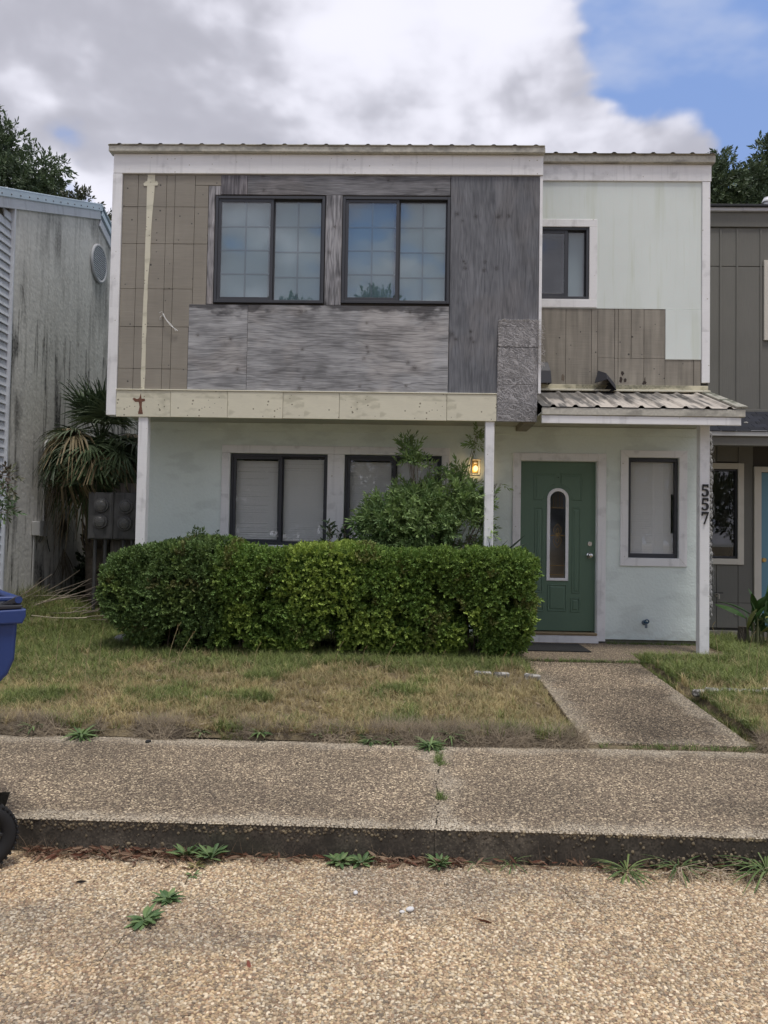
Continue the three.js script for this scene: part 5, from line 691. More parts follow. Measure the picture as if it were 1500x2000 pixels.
  for (const [az, el, l, d] of [[1.9, 0.25, 0.5, 1], [2.4, -0.05, 0.45, 0], [1.1, -0.1, 0.55, 1], [1.6, 0.05, 0.4, 0], [2.7, 0.5, 0.42, 1], [0.7, -0.3, 0.6, 0], [0.4, 0.1, 0.6, 0], [1.5, -0.7, 0.7, 0], [1.2, -0.55, 0.65, 0]]) frond(az, el, l, 0.55, 0.85, d, 370 + Math.round(az * 10 + el * 30));
  for (let i = 0; i < 13; i++) frond(0.35 + i * 0.19, 0.05 - 0.055 * i * (i % 2 ? 1 : 0.5), 0.34 + 0.022 * ((i * 5) % 13), 0.50, 1.0, i % 6 === 1 ? 1 : i % 6 === 3 ? 2 : 0, 500 + i);
  // two fallen fronds leaning on the mouldy wall
  for (const [x, y, z, k, lab] of [[-4.58, 1.76, -1.85, 0.42, 'dead frond hanging against the mouldy wall under the palm'], [-4.52, 1.30, -1.78, 0.6, 'dead frond leaning on the mouldy wall above the twig heap']]) { const q = rng(Math.round(y * 100)), P = []; for (let i = 0; i < 17; i++) { const a = lerp(-0.75, 0.75, i / 16) + (q() - 0.5) * 0.1, L = k * (0.7 + 0.5 * q()), w = 0.013; const e = [x + 0.02 * q() + 0.1 * k * q(), y - Math.cos(a) * L, z - Math.sin(a) * L], m = [x + 0.03, y - Math.cos(a) * L * 0.5, z - Math.sin(a) * L * 0.45]; P.push(x, y, z, m[0], m[1], m[2] - w, m[0], m[1], m[2] + w, m[0], m[1], m[2] - w, ...e, m[0], m[1], m[2] + w); } const g = new THREE.BufferGeometry(); g.setAttribute('position', new THREE.Float32BufferAttribute(P, 3)); g.computeVertexNormals(); single('fallen_frond', g, palmDead, lab, 'palm frond'); }
}
{ // dark undergrowth closing the gap behind the palm
  const t = thing('dark_bush', 'dark leafy bush filling the gap behind the fan palm', 'bush'); const g = [sprig(9, 0.09, 0.035, 0.16, 31), sprig(8, 0.10, 0.04, 0.18, 32)];
  bush(t, [[-3.9, 1.3, -3.4, 0.75, 1.1, 0.6], [-3.6, 2.2, -3.2, 0.45, 0.75, 0.5], [-4.2, 0.9, -2.7, 0.4, 0.5, 0.4]], 5200, g, [0.018, 0.032, 0.016], [0.05, 0.075, 0.03], 151, { gap: 0.75 });
  part('trunk', taper([V(-3.9, 0.2, -3.4), V(-3.8, 1.2, -3.4), V(-3.7, 2.4, -3.3)], 0.05, 0.02, 8, 8), M.bark, t);
  const F = thing('board_fence', 'dark weathered board fence closing the gap between the houses', 'fence'); for (let i = 0; i < 10; i++) part('board', cbox(-4.7 + i * 0.143, -4.563 + i * 0.143, 0.3, 2.3 + 0.02 * (i % 3), -4.52, -4.50, 0.003), M.bark, F); part('rail', cbox(-4.7, -3.27, 1.9, 1.99, -4.56, -4.522), M.bark, F);
}
{ // heap of dead twigs
  const t = thing('twig_heap', 'heap of bare dry twigs at the foot of the mouldy wall', 'twigs'), r = rng(161), m = cmat(0.30, 0.25, 0.20, 0.9);
  for (let i = 0; i < 28; i++) { const x = lerp(-4.5, -3.5, r()), z = lerp(-1.4, -0.5, r()), y = gh(x, z) + 0.03, L = 0.35 + 0.7 * r(), a = 0.5 + (r() - 0.5) * 0.9, lift = 0.05 + 0.35 * r(); part('twig', taper([V(x - Math.cos(a) * L * 0.5, y + 0.02, z + 0.15 * (r() - 0.5)), V(x, y + lift * 0.4 + 0.05 * r(), z), V(x + Math.cos(a) * L * 0.5, y + lift, z - 0.2 * (r() - 0.5))], 0.007, 0.0025, 4, 8), m, t); }
}
single('stick', tube([[-4.2, gh(-4.2, -0.3) + 0.03, -0.3], [-3.9, gh(-3.9, -0.35) + 0.05, -0.35], [-3.65, gh(-3.65, -0.5) + 0.10, -0.5]], 0.007, 16, 5), cmat(0.42, 0.36, 0.28, 0.9), 'bare pale stick lying in the grass below the twig heap', 'stick');
{ // leaning shrub at the left edge of the picture
  const t = thing('edge_shrub', 'sparse shrub with green and dark red leaves before the lap siding', 'shrub'), r = rng(171), S = [];
  const B = [[-3.50, 1.97, 1.9, 0.22, 0.05, 0.12], [-3.36, 1.90, 2.0, 0.13, 0.035, 0.08], [-3.46, 1.80, 1.95, 0.16, 0.08, 0.1], [-3.26, 1.70, 2.0, 0.05, 0.045, 0.05], [-3.38, 1.66, 2.0, 0.12, 0.03, 0.06], [-3.5, 1.68, 1.9, 0.13, 0.05, 0.1]];
  const g = [sprig(6, 0.05, 0.02, 0.07, 41)]; bush(t, B.slice(0, 2), 44, g, [0.085, 0.04, 0.045], [0.10, 0.11, 0.06], 172, { gap: 0.9, up: 0 }); bush(t, B.slice(2), 70, g, [0.06, 0.11, 0.05], [0.16, 0.23, 0.09], 173, { gap: 0.9, up: 0 });
  for (const b of B) S.push(taper([V(-3.85, 0.4, 1.9), V(-3.75, 1.4, 1.9), V(b[0] - 0.1, b[1] - 0.03, b[2]), V(b[0] + b[3] * 0.9, b[1] + 0.01, b[2])], 0.010, 0.002, 5, 12)); part('stems', S, M.twig, t).userData.kind = 'stuff';
}
{ // broad-leaved plant by the blue door
  const t = thing('door_plant', 'broad-leaved green lily plant beside the light blue door', 'plant'), r = rng(181);
  for (let i = 0; i < 26; i++) { const bx = 4.12 + (r() - 0.5) * 0.34, bz = -0.62 + (r() - 0.5) * 0.2, by = gh(bx, bz), a = r() * 6.28, tl = 0.25 + 0.9 * r(), h = 0.12 + 0.28 * r(); const m = leafMat(0.35), k = 0.6 + 0.8 * r(); m.color.setRGB(0.06 * k, 0.13 * k, 0.035 * k); if (i % 9 === 4) m.color.setRGB(0.22, 0.24, 0.07); part('leaf', leafGeo(0.22 + 0.14 * r(), 0.065 + 0.03 * r(), 0.55, [bx, by + h, bz], [Math.cos(a) * Math.sin(tl), Math.cos(tl), Math.sin(a) * Math.sin(tl)], r() * 6, 0.2, 6), m, t); part('stem', taper([V(bx, by - 0.02, bz), V(bx + 0.01, by + h * 0.5, bz), V(bx, by + h + 0.01, bz)], 0.008, 0.005, 5, 4), cmat(0.16, 0.17, 0.08, 0.8), t); }
  single('stump', [cyl(3.98, gh(3.98, -0.75) + 0.09, -0.78, 0.075, 0.06, 0.24, 'y', 11)], M.bark, 'small dark stump in the grass beside the lily plant', 'stump');
}
// trees: trunk, limbs and clumps of leaves
function tree(label, group, x, z, h, spread, base, clumps, n, seed, ca, cb, ls = 1) {
  const t = thing('tree', label, 'tree', group), r = rng(seed), B = clumps ?? [];
  if (!clumps) for (let i = 0; i < 15; i++) { const a = i * 2.4, q = Math.sqrt(r()), y = lerp(base, h - 0.8, r()), w = spread * (0.45 + 0.55 * Math.sin(Math.PI * clamp((y - base) / (h - base) * 0.8 + 0.15))); B.push([x + Math.cos(a) * w * q * 0.8, y, z + Math.sin(a) * w * q * 0.8, 0.9 + r() * 0.9, 0.6 + r() * 0.6, 0.9 + r() * 0.9]); }
  part('trunk', taper([V(x, -0.1, z), V(x + 0.2, base * 0.6, z), V(x, base + (h - base) * 0.4, z)], 0.28, 0.13, 9, 12), M.bark, t);
  const limbs = []; for (const b of B) limbs.push(taper([V(x, base * 0.75, z), V(lerp(x, b[0], 0.45), lerp(base, b[1], 0.55), lerp(z, b[2], 0.45)), V(b[0], b[1], b[2])], 0.09, 0.02, 6, 8)); for (const l of limbs) part('limb', l, M.bark, t);
  const g = [sprig(10, 0.16 * ls, 0.07 * ls, 0.30 * ls, seed + 1), sprig(12, 0.15 * ls, 0.065 * ls, 0.34 * ls, seed + 2)];
  bush(t, B, n, g, ca, cb, seed + 3, { gap: 0.60, gf: 1.6, pow: 0.42, up: 0.25 }); return t;
}
const LO = [0.045, 0.075, 0.042], HI = [0.13, 0.18, 0.085];
tree('large dark oak rising behind the stucco gable house', null, -14.6, -14, 15.5, 4, 6, [[-13.2, 12.5, -14, 1.5, 1.2, 1.4], [-12.2, 12.9, -14, 0.85, 0.8, 0.8], [-11.7, 11.5, -14, 1.3, 1.0, 1.2], [-10.9, 12.3, -14, 0.75, 0.55, 0.7], [-10.6, 11.5, -14, 0.7, 0.6, 0.7], [-12.6, 10.4, -14, 1.6, 1.0, 1.2], [-14.5, 14.0, -14, 2.0, 1.6, 1.8], [-15.5, 12, -14, 2.2, 1.8, 2.0], [-11.2, 10.2, -13.8, 1.1, 0.7, 0.9]], 15000, 201, LO, HI, 0.75);
tree('thin-crowned tree standing right of the dark oak behind the gable', null, -9.9, -13.2, 11.3, 1.5, 5, [[-9.9, 10.6, -13.2, 0.45, 0.45, 0.5], [-9.35, 10.9, -13.2, 0.35, 0.35, 0.4], [-9.3, 10.3, -13.2, 0.55, 0.4, 0.5], [-8.9, 10.4, -13.2, 0.3, 0.3, 0.3], [-10.3, 10.0, -13.2, 0.6, 0.6, 0.5], [-9.6, 9.6, -13.2, 0.7, 0.5, 0.5]], 1700, 211, [0.035, 0.04, 0.025], [0.09, 0.10, 0.05], 0.65);
tree('dark green tree behind the corner trim of the townhouse roof', null, 9.6, -14, 12.9, 2, 6, [[8.9, 11.6, -14, 0.8, 0.9, 0.9], [9.15, 12.5, -14, 0.35, 0.6, 0.4], [9.8, 11.0, -14, 0.9, 0.8, 0.9], [9.4, 10.2, -14, 1.2, 0.8, 1.0], [9.9, 12.0, -14, 0.5, 0.45, 0.5], [8.4, 10.5, -14, 0.8, 0.9, 0.8]], 6500, 221, LO, HI, 0.75);
tree('taller dark green tree rising behind the grey house roof', null, 11.6, -14.5, 14.2, 2.4, 6, [[11.2, 13.0, -14.5, 0.9, 0.8, 0.9], [10.7, 12.5, -14.5, 0.6, 0.35, 0.5], [11.6, 11.8, -14.5, 1.3, 1.0, 1.2], [11.0, 10.9, -14.5, 1.2, 0.9, 1.1], [12.2, 13.4, -14.5, 1.2, 1.0, 1.1], [12.6, 11.6, -14.5, 1.4, 1.2, 1.2]], 9000, 231, LO, HI, 0.75);
// across the street, seen in the window panes
[[-4.6, 27, 12.4, 0], [-1.3, 28, 13.5, 1], [1.6, 28.5, 12.9, 2], [7.5, 27, 11.5, 3], [-10.5, 28, 11, 4], [4.4, 29, 9.5, 5], [-7.4, 29, 9, 6], [10.6, 26, 8.5, 7], [14.2, 28, 10.5, 8], [18, 27, 9, 9]].forEach(([x, z, h, i]) => tree(['slender tree across the street behind the camera', 'tallest tree across the street, in the middle', 'round tree across the street, right of the tallest', 'low tree across the street opposite the grey house', 'low tree across the street opposite the gable house', 'small tree across the street between the round one and the low right one', 'small tree across the street between the slender one and the low left one', 'rounded tree across the street seen in the tall single window', 'tallest tree at the far end across the street', 'last tree of the row across the street, by the far end'][i], null, x, z, h, 1.5 + 1.0 * (i > 2), 2.0, null, 3800, 241 + i * 10, LO, HI, 1));

// ------------------------------------------------------------------ grass, weeds, litter
function tuft(n, h, w, spread, seed, lean = 0.6) { const r = rng(seed), P = []; for (let i = 0; i < n; i++) { const a = r() * 6.28, b = r() * 6.28, x = Math.cos(b) * spread * r(), z = Math.sin(b) * spread * r(), L = h * (0.5 + 0.7 * r()), l = lean * (0.25 + r()), dx = Math.cos(a), dz = Math.sin(a), W = w * (0.7 + 0.6 * r()), pt = (t, k) => [x + dx * L * l * t * t - dz * W * k * (1 - t * 0.85), L * t * (1 - 0.18 * l * t), z + dz * L * l * t * t + dx * W * k * (1 - t * 0.85)]; const A = pt(0, -1), B = pt(0, 1), C = pt(0.55, 1), D = pt(0.55, -1), E = pt(1, 0); P.push(...A, ...B, ...C, ...A, ...C, ...D, ...D, ...C, ...E); } const g = new THREE.BufferGeometry(); g.setAttribute('position', new THREE.Float32BufferAttribute(P, 3)); g.computeVertexNormals(); return g; }
{
  const G = thing('grass', 'patchy brown and green lawn grass between the hedge and the sidewalk', 'grass'); G.userData.kind = 'stuff';
  const gs = [tuft(9, 0.055, 0.0016, 0.022, 1, 0.9), tuft(8, 0.07, 0.0018, 0.026, 2, 1.1), tuft(10, 0.045, 0.0015, 0.02, 3, 1.3)], r = rng(301);
  const free = (x, z) => { if (z > LAWN_EDGE - 0.03 + 0.11 * (fbm(x * 4.5 + 20, 1.7, 4) - 0.42)) return false; const e = 0.035 * (fbm(z * 6, 3.3, 3) - 0.5) * 2; if (x > 1.225 + e && x < 2.355 + e && z > 0.50) return false; if (x > 1.05 && x < 2.42 && z <= 0.5 && z > -0.8) return false; if (x > 2.40 && x < 3.46 && z < 0.10 + e) return false; if (x > -3.06 && x < 3.56 && z < -0.72) return false; if (x > -2.7 && x < 1.1 && z > 0.05 && z < 0.55) return false; if (x > 3.56 && z < -1.5) return false; return x > -4.66; };
  const green = (x, z) => { let g = 0.10 + 0.9 * sstep(0.56, 0.72, fbm(x * 1.7 + 3, z * 2.4 + 5, 4)); g = Math.max(g, sstep(1.75, 1.15, z + 0.35 * (fbm(x * 2, z * 2, 3) - 0.5)) * 0.95); g = Math.max(g, 0.8 * sstep(-1.9, -3.0, x + 0.5 * (fbm(x * 2 + 8, z * 2, 3) - 0.5)) * sstep(2.5, 1.7, z)); if (x > 2.3) g = Math.max(g, sstep(2.1, 1.3, z + 0.6 * (fbm(x * 3, z * 3, 3) - 0.5)), 0.8 * sstep(2.65, 2.42, x)); g = Math.max(g, 0.8 * sstep(0.95, 1.2, x) * sstep(1.4, 1.25, x) * sstep(2.2, 3.0, z) * sstep(0.35, 0.6, fbm(x * 5, z * 5, 3)), 0.75 * sstep(2.95, 3.2, z) * sstep(0.55, 0.68, fbm(x * 2.6 + 11, 4, 3))); return g; };
  gs.forEach((g, k) => inst('blades', g, M.straw, 36000, (i, m, c) => {
    const x = lerp(-4.66, 4.3, r()), z = lerp(-1.5, LAWN_EDGE + 0.04, Math.pow(r(), 0.8)), a = r(), b = r(), sp = r() * 6.28, lx = (r() - 0.5) * 0.35, lz = (r() - 0.5) * 0.35;
    if (!free(x, z)) return false; const bare = fbm(x * 3 + 40, z * 3 + 2, 4); if (bare < 0.40 && a < 0.7) return false;
    const gr = green(x, z), isG = a < gr * 0.9 + 0.04;
    place(m, x, (z > LAWN_EDGE - 0.02 ? 0.15 : gh(x, z)) - 0.004, z, V(lx, 1, lz), sp, (isG ? 0.95 : 0.75) + 0.5 * b + 0.3 * gr * b, (0.62 + 0.55 * b) * (0.85 + 0.45 * gr));
    if (isG) tint(c, [0.105, 0.155, 0.035], [0.22, 0.26, 0.075], b, 0.9 + 0.3 * noise(x * 8, z * 8)); else tint(c, [0.29, 0.225, 0.105], [0.52, 0.43, 0.22], b * b, 0.8 + 0.5 * noise(x * 4, z * 4));
  }, G));
  // matted dry thatch along the lawn edge
  const T = thing('thatch', 'matted grey-brown dead thatch along the back edge of the sidewalk', 'dead grass'); T.userData.kind = 'stuff';
  inst('thatch_blades', tuft(12, 0.042, 0.0016, 0.03, 9, 2.8), M.straw, 7000, (i, m, c) => { const x = lerp(-4.6, 4.4, r()), q = r(), b = r(), sp = r() * 6.28; if (x > 1.22 && x < 2.36) return false; const den = fbm(x * 3.2, 7.7, 4); if (den < 0.36 || r() > sstep(0.34, 0.6, den) + 0.12) return false; const z = LAWN_EDGE - 0.12 + (0.08 + 0.12 * den) * q; place(m, x, z > LAWN_EDGE ? 0.155 : lerp(0.205, 0.16, sstep(LAWN_EDGE - 0.05, LAWN_EDGE + 0.01, z)), z, V((r() - 0.5) * 1.6, 0.8, 0.7 + r()), sp, 0.7 + 0.7 * b); tint(c, [0.13, 0.10, 0.072], [0.42, 0.345, 0.24], b * b, 0.7 + 0.6 * noise(x * 9, z * 9)); }, T);
  // low weeds in the joints of the walk and porch
  const W = thing('joint_weeds', 'fine low weeds growing in the joints of the walk and along the wall', 'weeds'); W.userData.kind = 'stuff';
  const bits = []; for (let i = 0; i < 70; i++) bits.push([lerp(1.28, 2.36, r()), 0.156, 3.19 + 0.05 * r()]); for (let i = 0; i < 46; i++) bits.push([0.25 + 0.03 * (r() - 0.5) - 0.02 * r(), 0.15, lerp(3.25, 3.72, r())]); for (let i = 0; i < 14; i++) bits.push([0.205 + 0.02 * r(), 0.15, 4.25 + 0.08 * r()]); for (let i = 0; i < 150; i++) bits.push([lerp(2.36, 3.4, r()), 0.322, -0.72 + 0.10 * r() * r()]); for (let i = 0; i < 120; i++) bits.push([lerp(1.25, 2.5, r()), 0.312, 0.57 + 0.10 * r()]); for (let i = 0; i < 60; i++) bits.push([lerp(-3.0, -2.96, r()), gh(-3, 0) , lerp(-0.7, 0.1, r())]);
  inst('weed_blades', tuft(9, 0.035, 0.0022, 0.02, 12, 1.5), M.straw, bits.length, (i, m, c) => { const b = r(); place(m, ...bits[i], V((r() - 0.5), 1, (r() - 0.5)), r() * 6.28, 0.6 + 0.7 * b); tint(c, [0.07, 0.12, 0.03], [0.19, 0.25, 0.07], b, 1); }, W);
  // scrubby growth at the foot of the stucco wall
  const S = thing('wall_weeds', 'rough tall weeds along the foot of the left stucco wall', 'weeds'); S.userData.kind = 'stuff';
  inst('weed_blades', tuft(10, 0.22, 0.004, 0.05, 14, 0.7), M.straw, 420, (i, m, c) => { const z = lerp(-2.4, 0.4, r()), x = -4.62 + 0.35 * r() * r(), b = r(); if (z < -1.2 && b > 0.5) return false; place(m, x, gh(x, z), z, V((r() - 0.3) * 0.6, 1, (r() - 0.5) * 0.6), r() * 6, 0.5 + 0.8 * b); tint(c, [0.06, 0.09, 0.03], [0.24, 0.24, 0.10], b * b, 1); }, S);
}
{ // individual tall dry stalks
  const r = rng(311), m = cmat(0.46, 0.37, 0.20, 0.85, { side: THREE.DoubleSide });
  const stalk = (x, z, h, dx, label, heads = 2) => { const y = gh(x, z), t = thing('grass_stalk', label, 'grass stalk', 'tall dry stalks in the lawn'), tip = V(x + dx, y + h, z + 0.04); part('stem', taper([V(x, y - 0.01, z), V(x + dx * 0.3, y + h * 0.55, z + 0.01), tip], 0.0032, 0.0016, 5, 10), m, t); for (let i = 0; i < heads; i++) part('seed_head', leafGeo(0.05 + 0.02 * r(), 0.006, 0.4, [tip.x, tip.y - 0.03 * i, tip.z], [dx * 2 + (i % 2 ? -0.4 : 0.5), 0.9, 0.1], i, 0.4, 3), m, t); };
  stalk(-1.90, 2.15, 0.50, 0.10, 'tall dry forked stalk before the hedge, left one of a leaning pair'); stalk(-1.86, 2.05, 0.42, 0.15, 'tall dry forked stalk before the hedge, right one of a leaning pair');
  [[-2.5, 2.3, 0.42, 0.06, 'tall dry stalk standing farthest left of the lawn pair, nearer the bin'],
   [-3.05, 1.6, 0.45, 0.08, 'tall dry stalk at the far left by the bin rim'],
   [-2.7, 1.5, 0.3, 0.03, 'thin stalk left of the hedge end'],
   [0.70, 3.1, 0.42, 0.03, 'tall stalk at the lawn corner by the walk and sidewalk'],
   [0.82, 2.4, 0.36, -0.05, 'stalk leaning left in the lawn beside the walk'],
   [1.18, 1.3, 0.2, 0.01, 'short stalk where hedge end meets the walk'],
   [0.95, 1.7, 0.22, -0.02, 'short leaning stalk in the lawn left of the walk'],
   [-0.6, 1.45, 0.25, 0.06, 'stalk rising before the middle of the hedge'],
   [-0.35, 1.5, 0.22, 0.02, 'shorter stalk before the hedge, right of the middle one'],
   [0.35, 1.5, 0.2, 0.01, 'thin stalk before the right half of the hedge'],
   [3.02, 0.9, 0.4, -0.08, 'bent stalk in the right lawn before the lily plant'],
   [3.2, 1.1, 0.36, 0.03, 'stalk in the right lawn nearest the lily plant'],
   [3.1, 1.5, 0.3, 0.01, 'short stalk in the right lawn by the edging strip'],
   [-1.3, 1.6, 0.25, 0.05, 'stalk before the hedge, right of the forked pair'],
   [-0.15, 1.35, 0.22, 0.06, 'leaning stalk before the hedge centre'],
   [1.0, 2.0, 0.15, 0.05, 'stubby stalk at the lawn edge beside the walk']].forEach((a) => stalk(...a, 1));
}
function weed(x, y, z, n, len, wid, tilt, seed, label, name = 'weed', grp = null, cA = [0.085, 0.16, 0.055], cB = [0.19, 0.28, 0.105], bend = 0.5) {
  n = Math.round(n * 1.6);
  const t = thing(name, label, 'weed', grp, [x, y, z]), r = rng(seed), ms = [0, 0.5, 1].map((k) => { const m = leafMat(0.55); m.color.setRGB(...mix3(cA, cB, k)); return m; });
  for (let i = 0; i < n; i++) { const a = i * 2.4 + r() * 0.6, tl = tilt * (0.3 + 0.85 * Math.sqrt(i / n)) * (0.8 + 0.35 * r()), L = len * (0.65 + 0.5 * r()); part('leaf', leafGeo(L, wid * (0.8 + 0.4 * r()), bend, [Math.cos(a) * 0.008, 0.003 + 0.02 * r() * len * 10, Math.sin(a) * 0.008], [Math.cos(a) * Math.sin(tl), Math.cos(tl), Math.sin(a) * Math.sin(tl)], Math.PI / 2 - a, 0.16, 5), ms[Math.floor(r() * 3)], t); }
  return t;
}
weed(-0.978, 0.002, 5.346, 18, 0.060, 0.022, 1.2, 401, 'larger flat rosette weed nearest the camera in the pavement crack');
weed(-0.943, 0.002, 5.167, 16, 0.052, 0.020, 1.2, 402, 'smaller flat rosette weed farther along the same pavement crack');
weed(-0.912, 0.002, 4.846, 6, 0.038, 0.014, 1.2, 403, 'tiny yellowish weed in the crack close to the kerb', 'weed', null, [0.13, 0.14, 0.04], [0.24, 0.2, 0.07]);
weed(-0.900, 0.002, 4.935, 6, 0.030, 0.010, 1.3, 404, 'tiny green weed in the crack between the yellowish one and the rosettes');
weed(-0.982, 0.002, 4.745, 6, 0.085, 0.026, 0.6, 405, 'upright weed with few broad leaves against the kerb, leftmost there');
weed(-0.866, 0.002, 4.765, 14, 0.085, 0.020, 0.75, 406, 'bushy pointed-leaved weed against the kerb beside the broad-leaved one');
{ const t = weed(-0.27, 0.002, 4.76, 18, 0.060, 0.022, 0.95, 407, 'wide clump of leafy weed at the kerb left of the slab crack'); const u = weed(-0.17, 0.002, 4.765, 13, 0.055, 0.020, 1.0, 417, 'lower leafy weed adjoining the wide clump at the kerb'); }
weed(0.186, 0.002, 4.77, 22, 0.060, 0.014, 0.8, 408, 'dense green weed at the kerb under the slab crack');
weed(0.52, 0.002, 4.745, 8, 0.08, 0.006, 1.15, 409, 'sparse grassy weed lying along the kerb middle right', 'weed', null, [0.07, 0.14, 0.04], [0.14, 0.22, 0.07], 0.9);
weed(0.36, 0.002, 4.745, 5, 0.08, 0.005, 1.3, 419, 'flat grass blades at the kerb right of the dense green weed', 'weed', null, [0.07, 0.14, 0.04], [0.14, 0.22, 0.07], 0.9);
weed(1.03, 0.002, 4.80, 22, 0.12, 0.009, 1.25, 410, 'star-shaped grass weed spreading at the kerb on the right', 'weed', null, [0.08, 0.14, 0.04], [0.19, 0.25, 0.08], 0.7);
weed(1.28, 0.002, 4.76, 18, 0.13, 0.007, 1.0, 411, 'grassy weed against the kerb behind the dry straw clump', 'weed', null, [0.07, 0.13, 0.035], [0.14, 0.2, 0.06], 0.8);
weed(1.66, 0.002, 4.79, 36, 0.20, 0.009, 0.95, 412, 'big green grass clump at the kerb by the right edge', 'weed', null, [0.07, 0.13, 0.03], [0.18, 0.25, 0.08], 0.9);
{ const t = thing('straw_clump', 'bleached dry straw clump lying at the kerb on the right', 'dead grass'), r = rng(421), m = cmat(0.44, 0.36, 0.26, 0.9); for (let k = 0; k < 6; k++) { const x = 1.20 + k * 0.072 + 0.09 * (r() - 0.5), y = 0.02 + 0.07 * r() * r(), z = 4.775 + 0.06 * r(); for (let i = 0; i < 5 + 4 * r(); i++) { const a = r() * 6.28, L = 0.04 + 0.16 * r() * r(); part('straw', taper([V(x, y, z), V(x + Math.cos(a) * L * 0.5, y + 0.015 - 0.02 * r(), z + Math.abs(Math.sin(a)) * L * 0.35), V(x + Math.cos(a) * L * 0.8, 0.004, z + 0.02 + Math.abs(Math.sin(a)) * L * 0.7)], 0.0019, 0.001, 5, 6), m, t); } part('straw', taper([V(x - 0.12 * r(), y - 0.05 * r(), z + 0.04 * r()), V(x, y, z), V(x + 0.05 + 0.14 * r(), y + 0.08 * (r() - 0.4), z - 0.02 * r())], 0.0019, 0.001, 5, 6), m, t); } }
// weeds at the back of the sidewalk
[[-2.46, 3.215, 12, 0.12, 0.020, 'low leafy weed at the back of the sidewalk, leftmost by the bin'], [-2.10, 3.29, 26, 0.15, 0.026, 'big spreading leafy weed at the back of the sidewalk near the bin'], [-1.32, 3.21, 9, 0.08, 0.014, 'tiny grassy weed at the lawn edge right of the big leafy one'], [-0.93, 3.225, 18, 0.10, 0.020, 'green weed at the lawn edge below the middle of the hedge'], [-0.55, 3.215, 8, 0.07, 0.016, 'small weed at the lawn edge between two larger ones'], [-0.20, 3.245, 24, 0.11, 0.016, 'low wide weed spreading on the sidewalk edge left of the slab crack'], [-0.05, 3.25, 16, 0.09, 0.016, 'low weed adjoining the wide one left of the slab crack'], [0.19, 3.33, 34, 0.13, 0.020, 'thick dark green weed where the slab crack meets the lawn'], [0.33, 3.2, 22, 0.16, 0.012, 'tufted pale green grass weed just right of the crack weed']].forEach(([x, z, n, l, w, lab], i) => weed(x, 0.156 + (z < 3.24 ? 0.03 : 0), z, n, l * 0.72, w * 0.72, 1.15, 431 + i, lab, 'weed', null, [0.085, 0.16, 0.05], [0.20, 0.29, 0.10], 0.6));
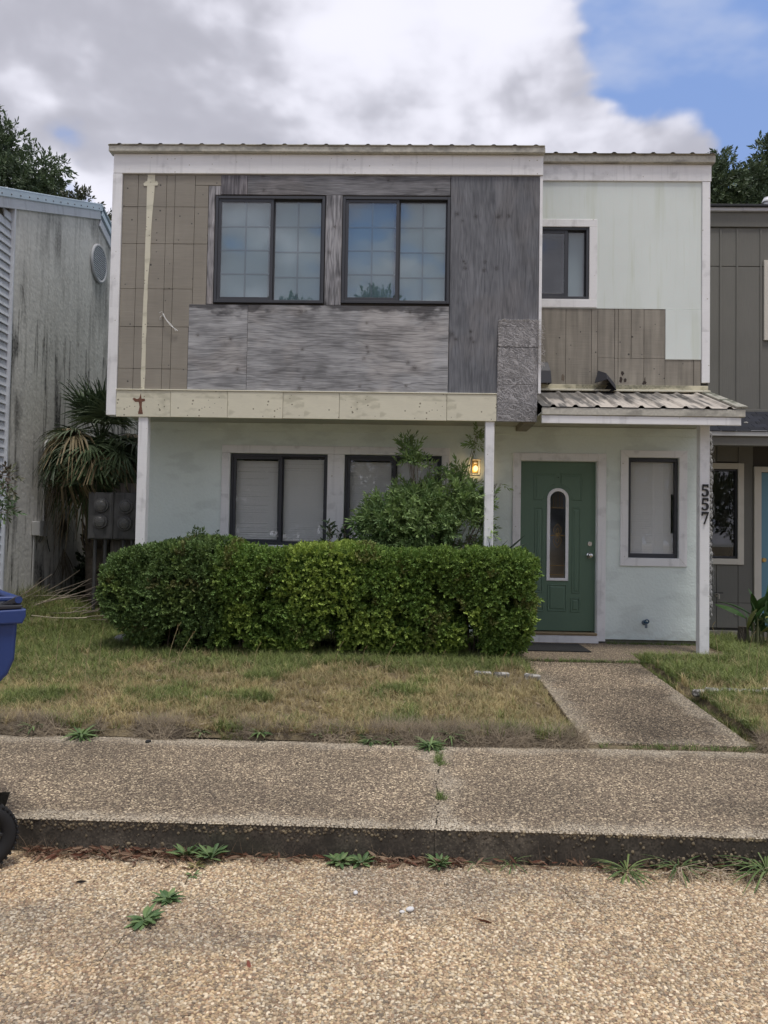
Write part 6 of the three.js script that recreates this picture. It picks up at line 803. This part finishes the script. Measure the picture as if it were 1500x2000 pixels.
{ // leaf litter against the kerb, and single dead leaves
  const T = thing('leaf_litter', 'reddish dead leaves drifted along the foot of the kerb', 'leaf litter'); T.userData.kind = 'stuff'; const r = rng(441), g = leafGeo(0.055, 0.014, 0.3, [0, 0, 0], [0, 1, 0], 0, 0.25, 3);
  inst('leaves', g, M.straw, 620, (i, m, c) => { const q = r(); let x = q < 0.5 ? lerp(-1.72, -0.95, r()) : q < 0.62 ? lerp(-0.95, -0.3, r()) : q < 0.85 ? lerp(-0.12, 0.3, r()) : lerp(0.3, 1.75, r()); const z = 4.722 + 0.10 * r() * r() * (x < -0.9 || x > 1.1 ? 1.2 : 0.7), a = r() * 6.28; place(m, x, 0.007 + 0.02 * r(), z, V(Math.cos(a), 0.25 * (r() - 0.3), Math.sin(a) * 0.6), r() * 6.28, 0.5 + 0.7 * r()); tint(c, [0.15, 0.055, 0.03], [0.36, 0.26, 0.17], Math.pow(r(), 1.3), 0.7 + 0.5 * r()); }, T);
  inst('needles', tuft(5, 0.05, 0.001, 0.03, 18, 2.5), M.straw, 260, (i, m, c) => { const x = lerp(-1.75, 1.7, Math.pow(r(), 1.5)); place(m, x, 0.004, 4.73 + 0.06 * r(), V((r() - 0.5) * 2, 0.4, r()), r() * 6, 0.6 + r() * 0.6); tint(c, [0.12, 0.07, 0.04], [0.3, 0.22, 0.14], r(), 1); }, T);
  const LL = thing('lawn_leaves', 'dead leaves and bits of straw scattered through the lawn', 'leaf litter'); LL.userData.kind = 'stuff';
  inst('leaves', g, M.straw, 420, (i, m, c) => { const x = lerp(-3.6, 4, r()), z = lerp(1.0, 3.26, r()); if (x > 1.2 && x < 2.37) return false; const a = r() * 6.28; place(m, x, (z > LAWN_EDGE - 0.02 ? 0.16 : gh(x, z) + 0.03 * r()), z, V(Math.cos(a), 0.2 * r(), Math.sin(a)), r() * 6.28, 0.5 + 0.8 * r()); tint(c, [0.20, 0.12, 0.07], [0.52, 0.44, 0.32], r(), 0.8 + 0.4 * r()); }, LL);
  const leaf = (x, y, z, a, s, col, label) => { const m = single('dead_leaf', leafGeo(0.05 * s, 0.016 * s, 0.3, [0, 0, 0], [Math.cos(a), 0.12, Math.sin(a)], 0.4, 0.25, 4), cmat(...col, 0.8, { side: THREE.DoubleSide }), label, 'dead leaf'); m.position.set(x, y, z); };
  leaf(-0.525, 0.009, 5.60, 1.2, 0.9, [0.20, 0.06, 0.035], 'small rust-red dead leaf alone on the near pavement'); leaf(0.315, 0.009, 5.26, 0.1, 1.1, [0.24, 0.10, 0.055], 'narrow brown dead leaf lying on the pavement right of the white stones'); leaf(-1.38, 0.009, 5.04, -0.3, 0.9, [0.04, 0.035, 0.03], 'dark narrow dead leaf on the pavement left of the crack'); leaf(-0.98, 0.009, 4.86, 0.1, 1.0, [0.42, 0.30, 0.2], 'pale tan dead leaf just in front of the kerb weeds');
  const stone = (x, y, z, s, label, c = [0.66, 0.65, 0.64]) => { const m = single('stone', new THREE.IcosahedronGeometry(s, 1).scale(1.4, 0.75, 1), cmat(...c, 0.85), label, 'stone'); m.position.set(x, y, z); m.rotation.y = x * 9; };
  stone(0.05, 0.010, 5.195, 0.013, 'largest white stone chip on the pavement'); stone(0.018, 0.007, 5.212, 0.008, 'small white chip just left of the largest stone chip'); stone(-0.178, 0.008, 5.06, 0.010, 'white stone chip on the pavement nearer the kerb'); stone(-1.635, 0.158, 3.35, 0.016, 'small black lump on the sidewalk near the lawn edge', [0.02, 0.02, 0.02]);
  stone(1.27, gh(1.2, 1.3) + 0.02, 1.30, 0.024, 'small white stone on the grass edge of the walk'); stone(-3.0, gh(-3.0, 0.05) + 0.03, 0.12, 0.09, 'pale concrete lump under the left end of the hedge', [0.42, 0.41, 0.39]);
}
{ // broken edging strips across the lawn
  const mk = (name, label, pts, seed) => { const t = thing(name, label, 'lawn edging', null), r = rng(seed); pts.forEach(([x, z, l]) => { const y = gh(x, z); const g = cbox(-l / 2, l / 2, 0, 0.055 + 0.01 * r(), -0.03, 0.03, 0.014); const p = g.attributes.position; for (let i = 0; i < p.count; i++) p.setXYZ(i, p.getX(i), p.getY(i) + 0.012 * (noise(p.getX(i) * 40 + x * 50, p.getZ(i) * 60) - 0.5), p.getZ(i) + 0.01 * (noise(p.getX(i) * 30 + 9, x * 10) - 0.5)); g.computeVertexNormals(); const b = part('edging_block', g, M.edging, t); b.position.set(x, y - 0.010, z); b.rotation.set(0, (r() - 0.5) * 0.15, (r() - 0.5) * 0.05); }); };
  M.edging = tmat(tex(256, 256, 0.5, 0.5, (u, v, o) => { const n = fbm(u * 14, v * 14, 5), k = 0.13 + 0.32 * sstep(0.42, 0.66, n); o[0] = k; o[1] = k * 0.96; o[2] = k * 0.87; o[3] = n; }), 0.95, 0.006);
  mk('edging', 'broken pale edging strip across the right lawn beside the walk', [[2.42, 1.98, 0.10], [2.54, 1.95, 0.13], [2.69, 1.94, 0.15], [2.86, 1.93, 0.16], [3.04, 1.92, 0.17], [3.22, 1.90, 0.17], [3.40, 1.89, 0.17], [3.58, 1.88, 0.17], [3.77, 1.88, 0.18]], 451);
  mk('edging', 'short half-buried edging strip in the lawn left of the walk', [[0.72, 1.46, 0.16], [0.88, 1.50, 0.14], [1.14, 1.56, 0.14]], 452);
}
renderer.render(scene, camera);
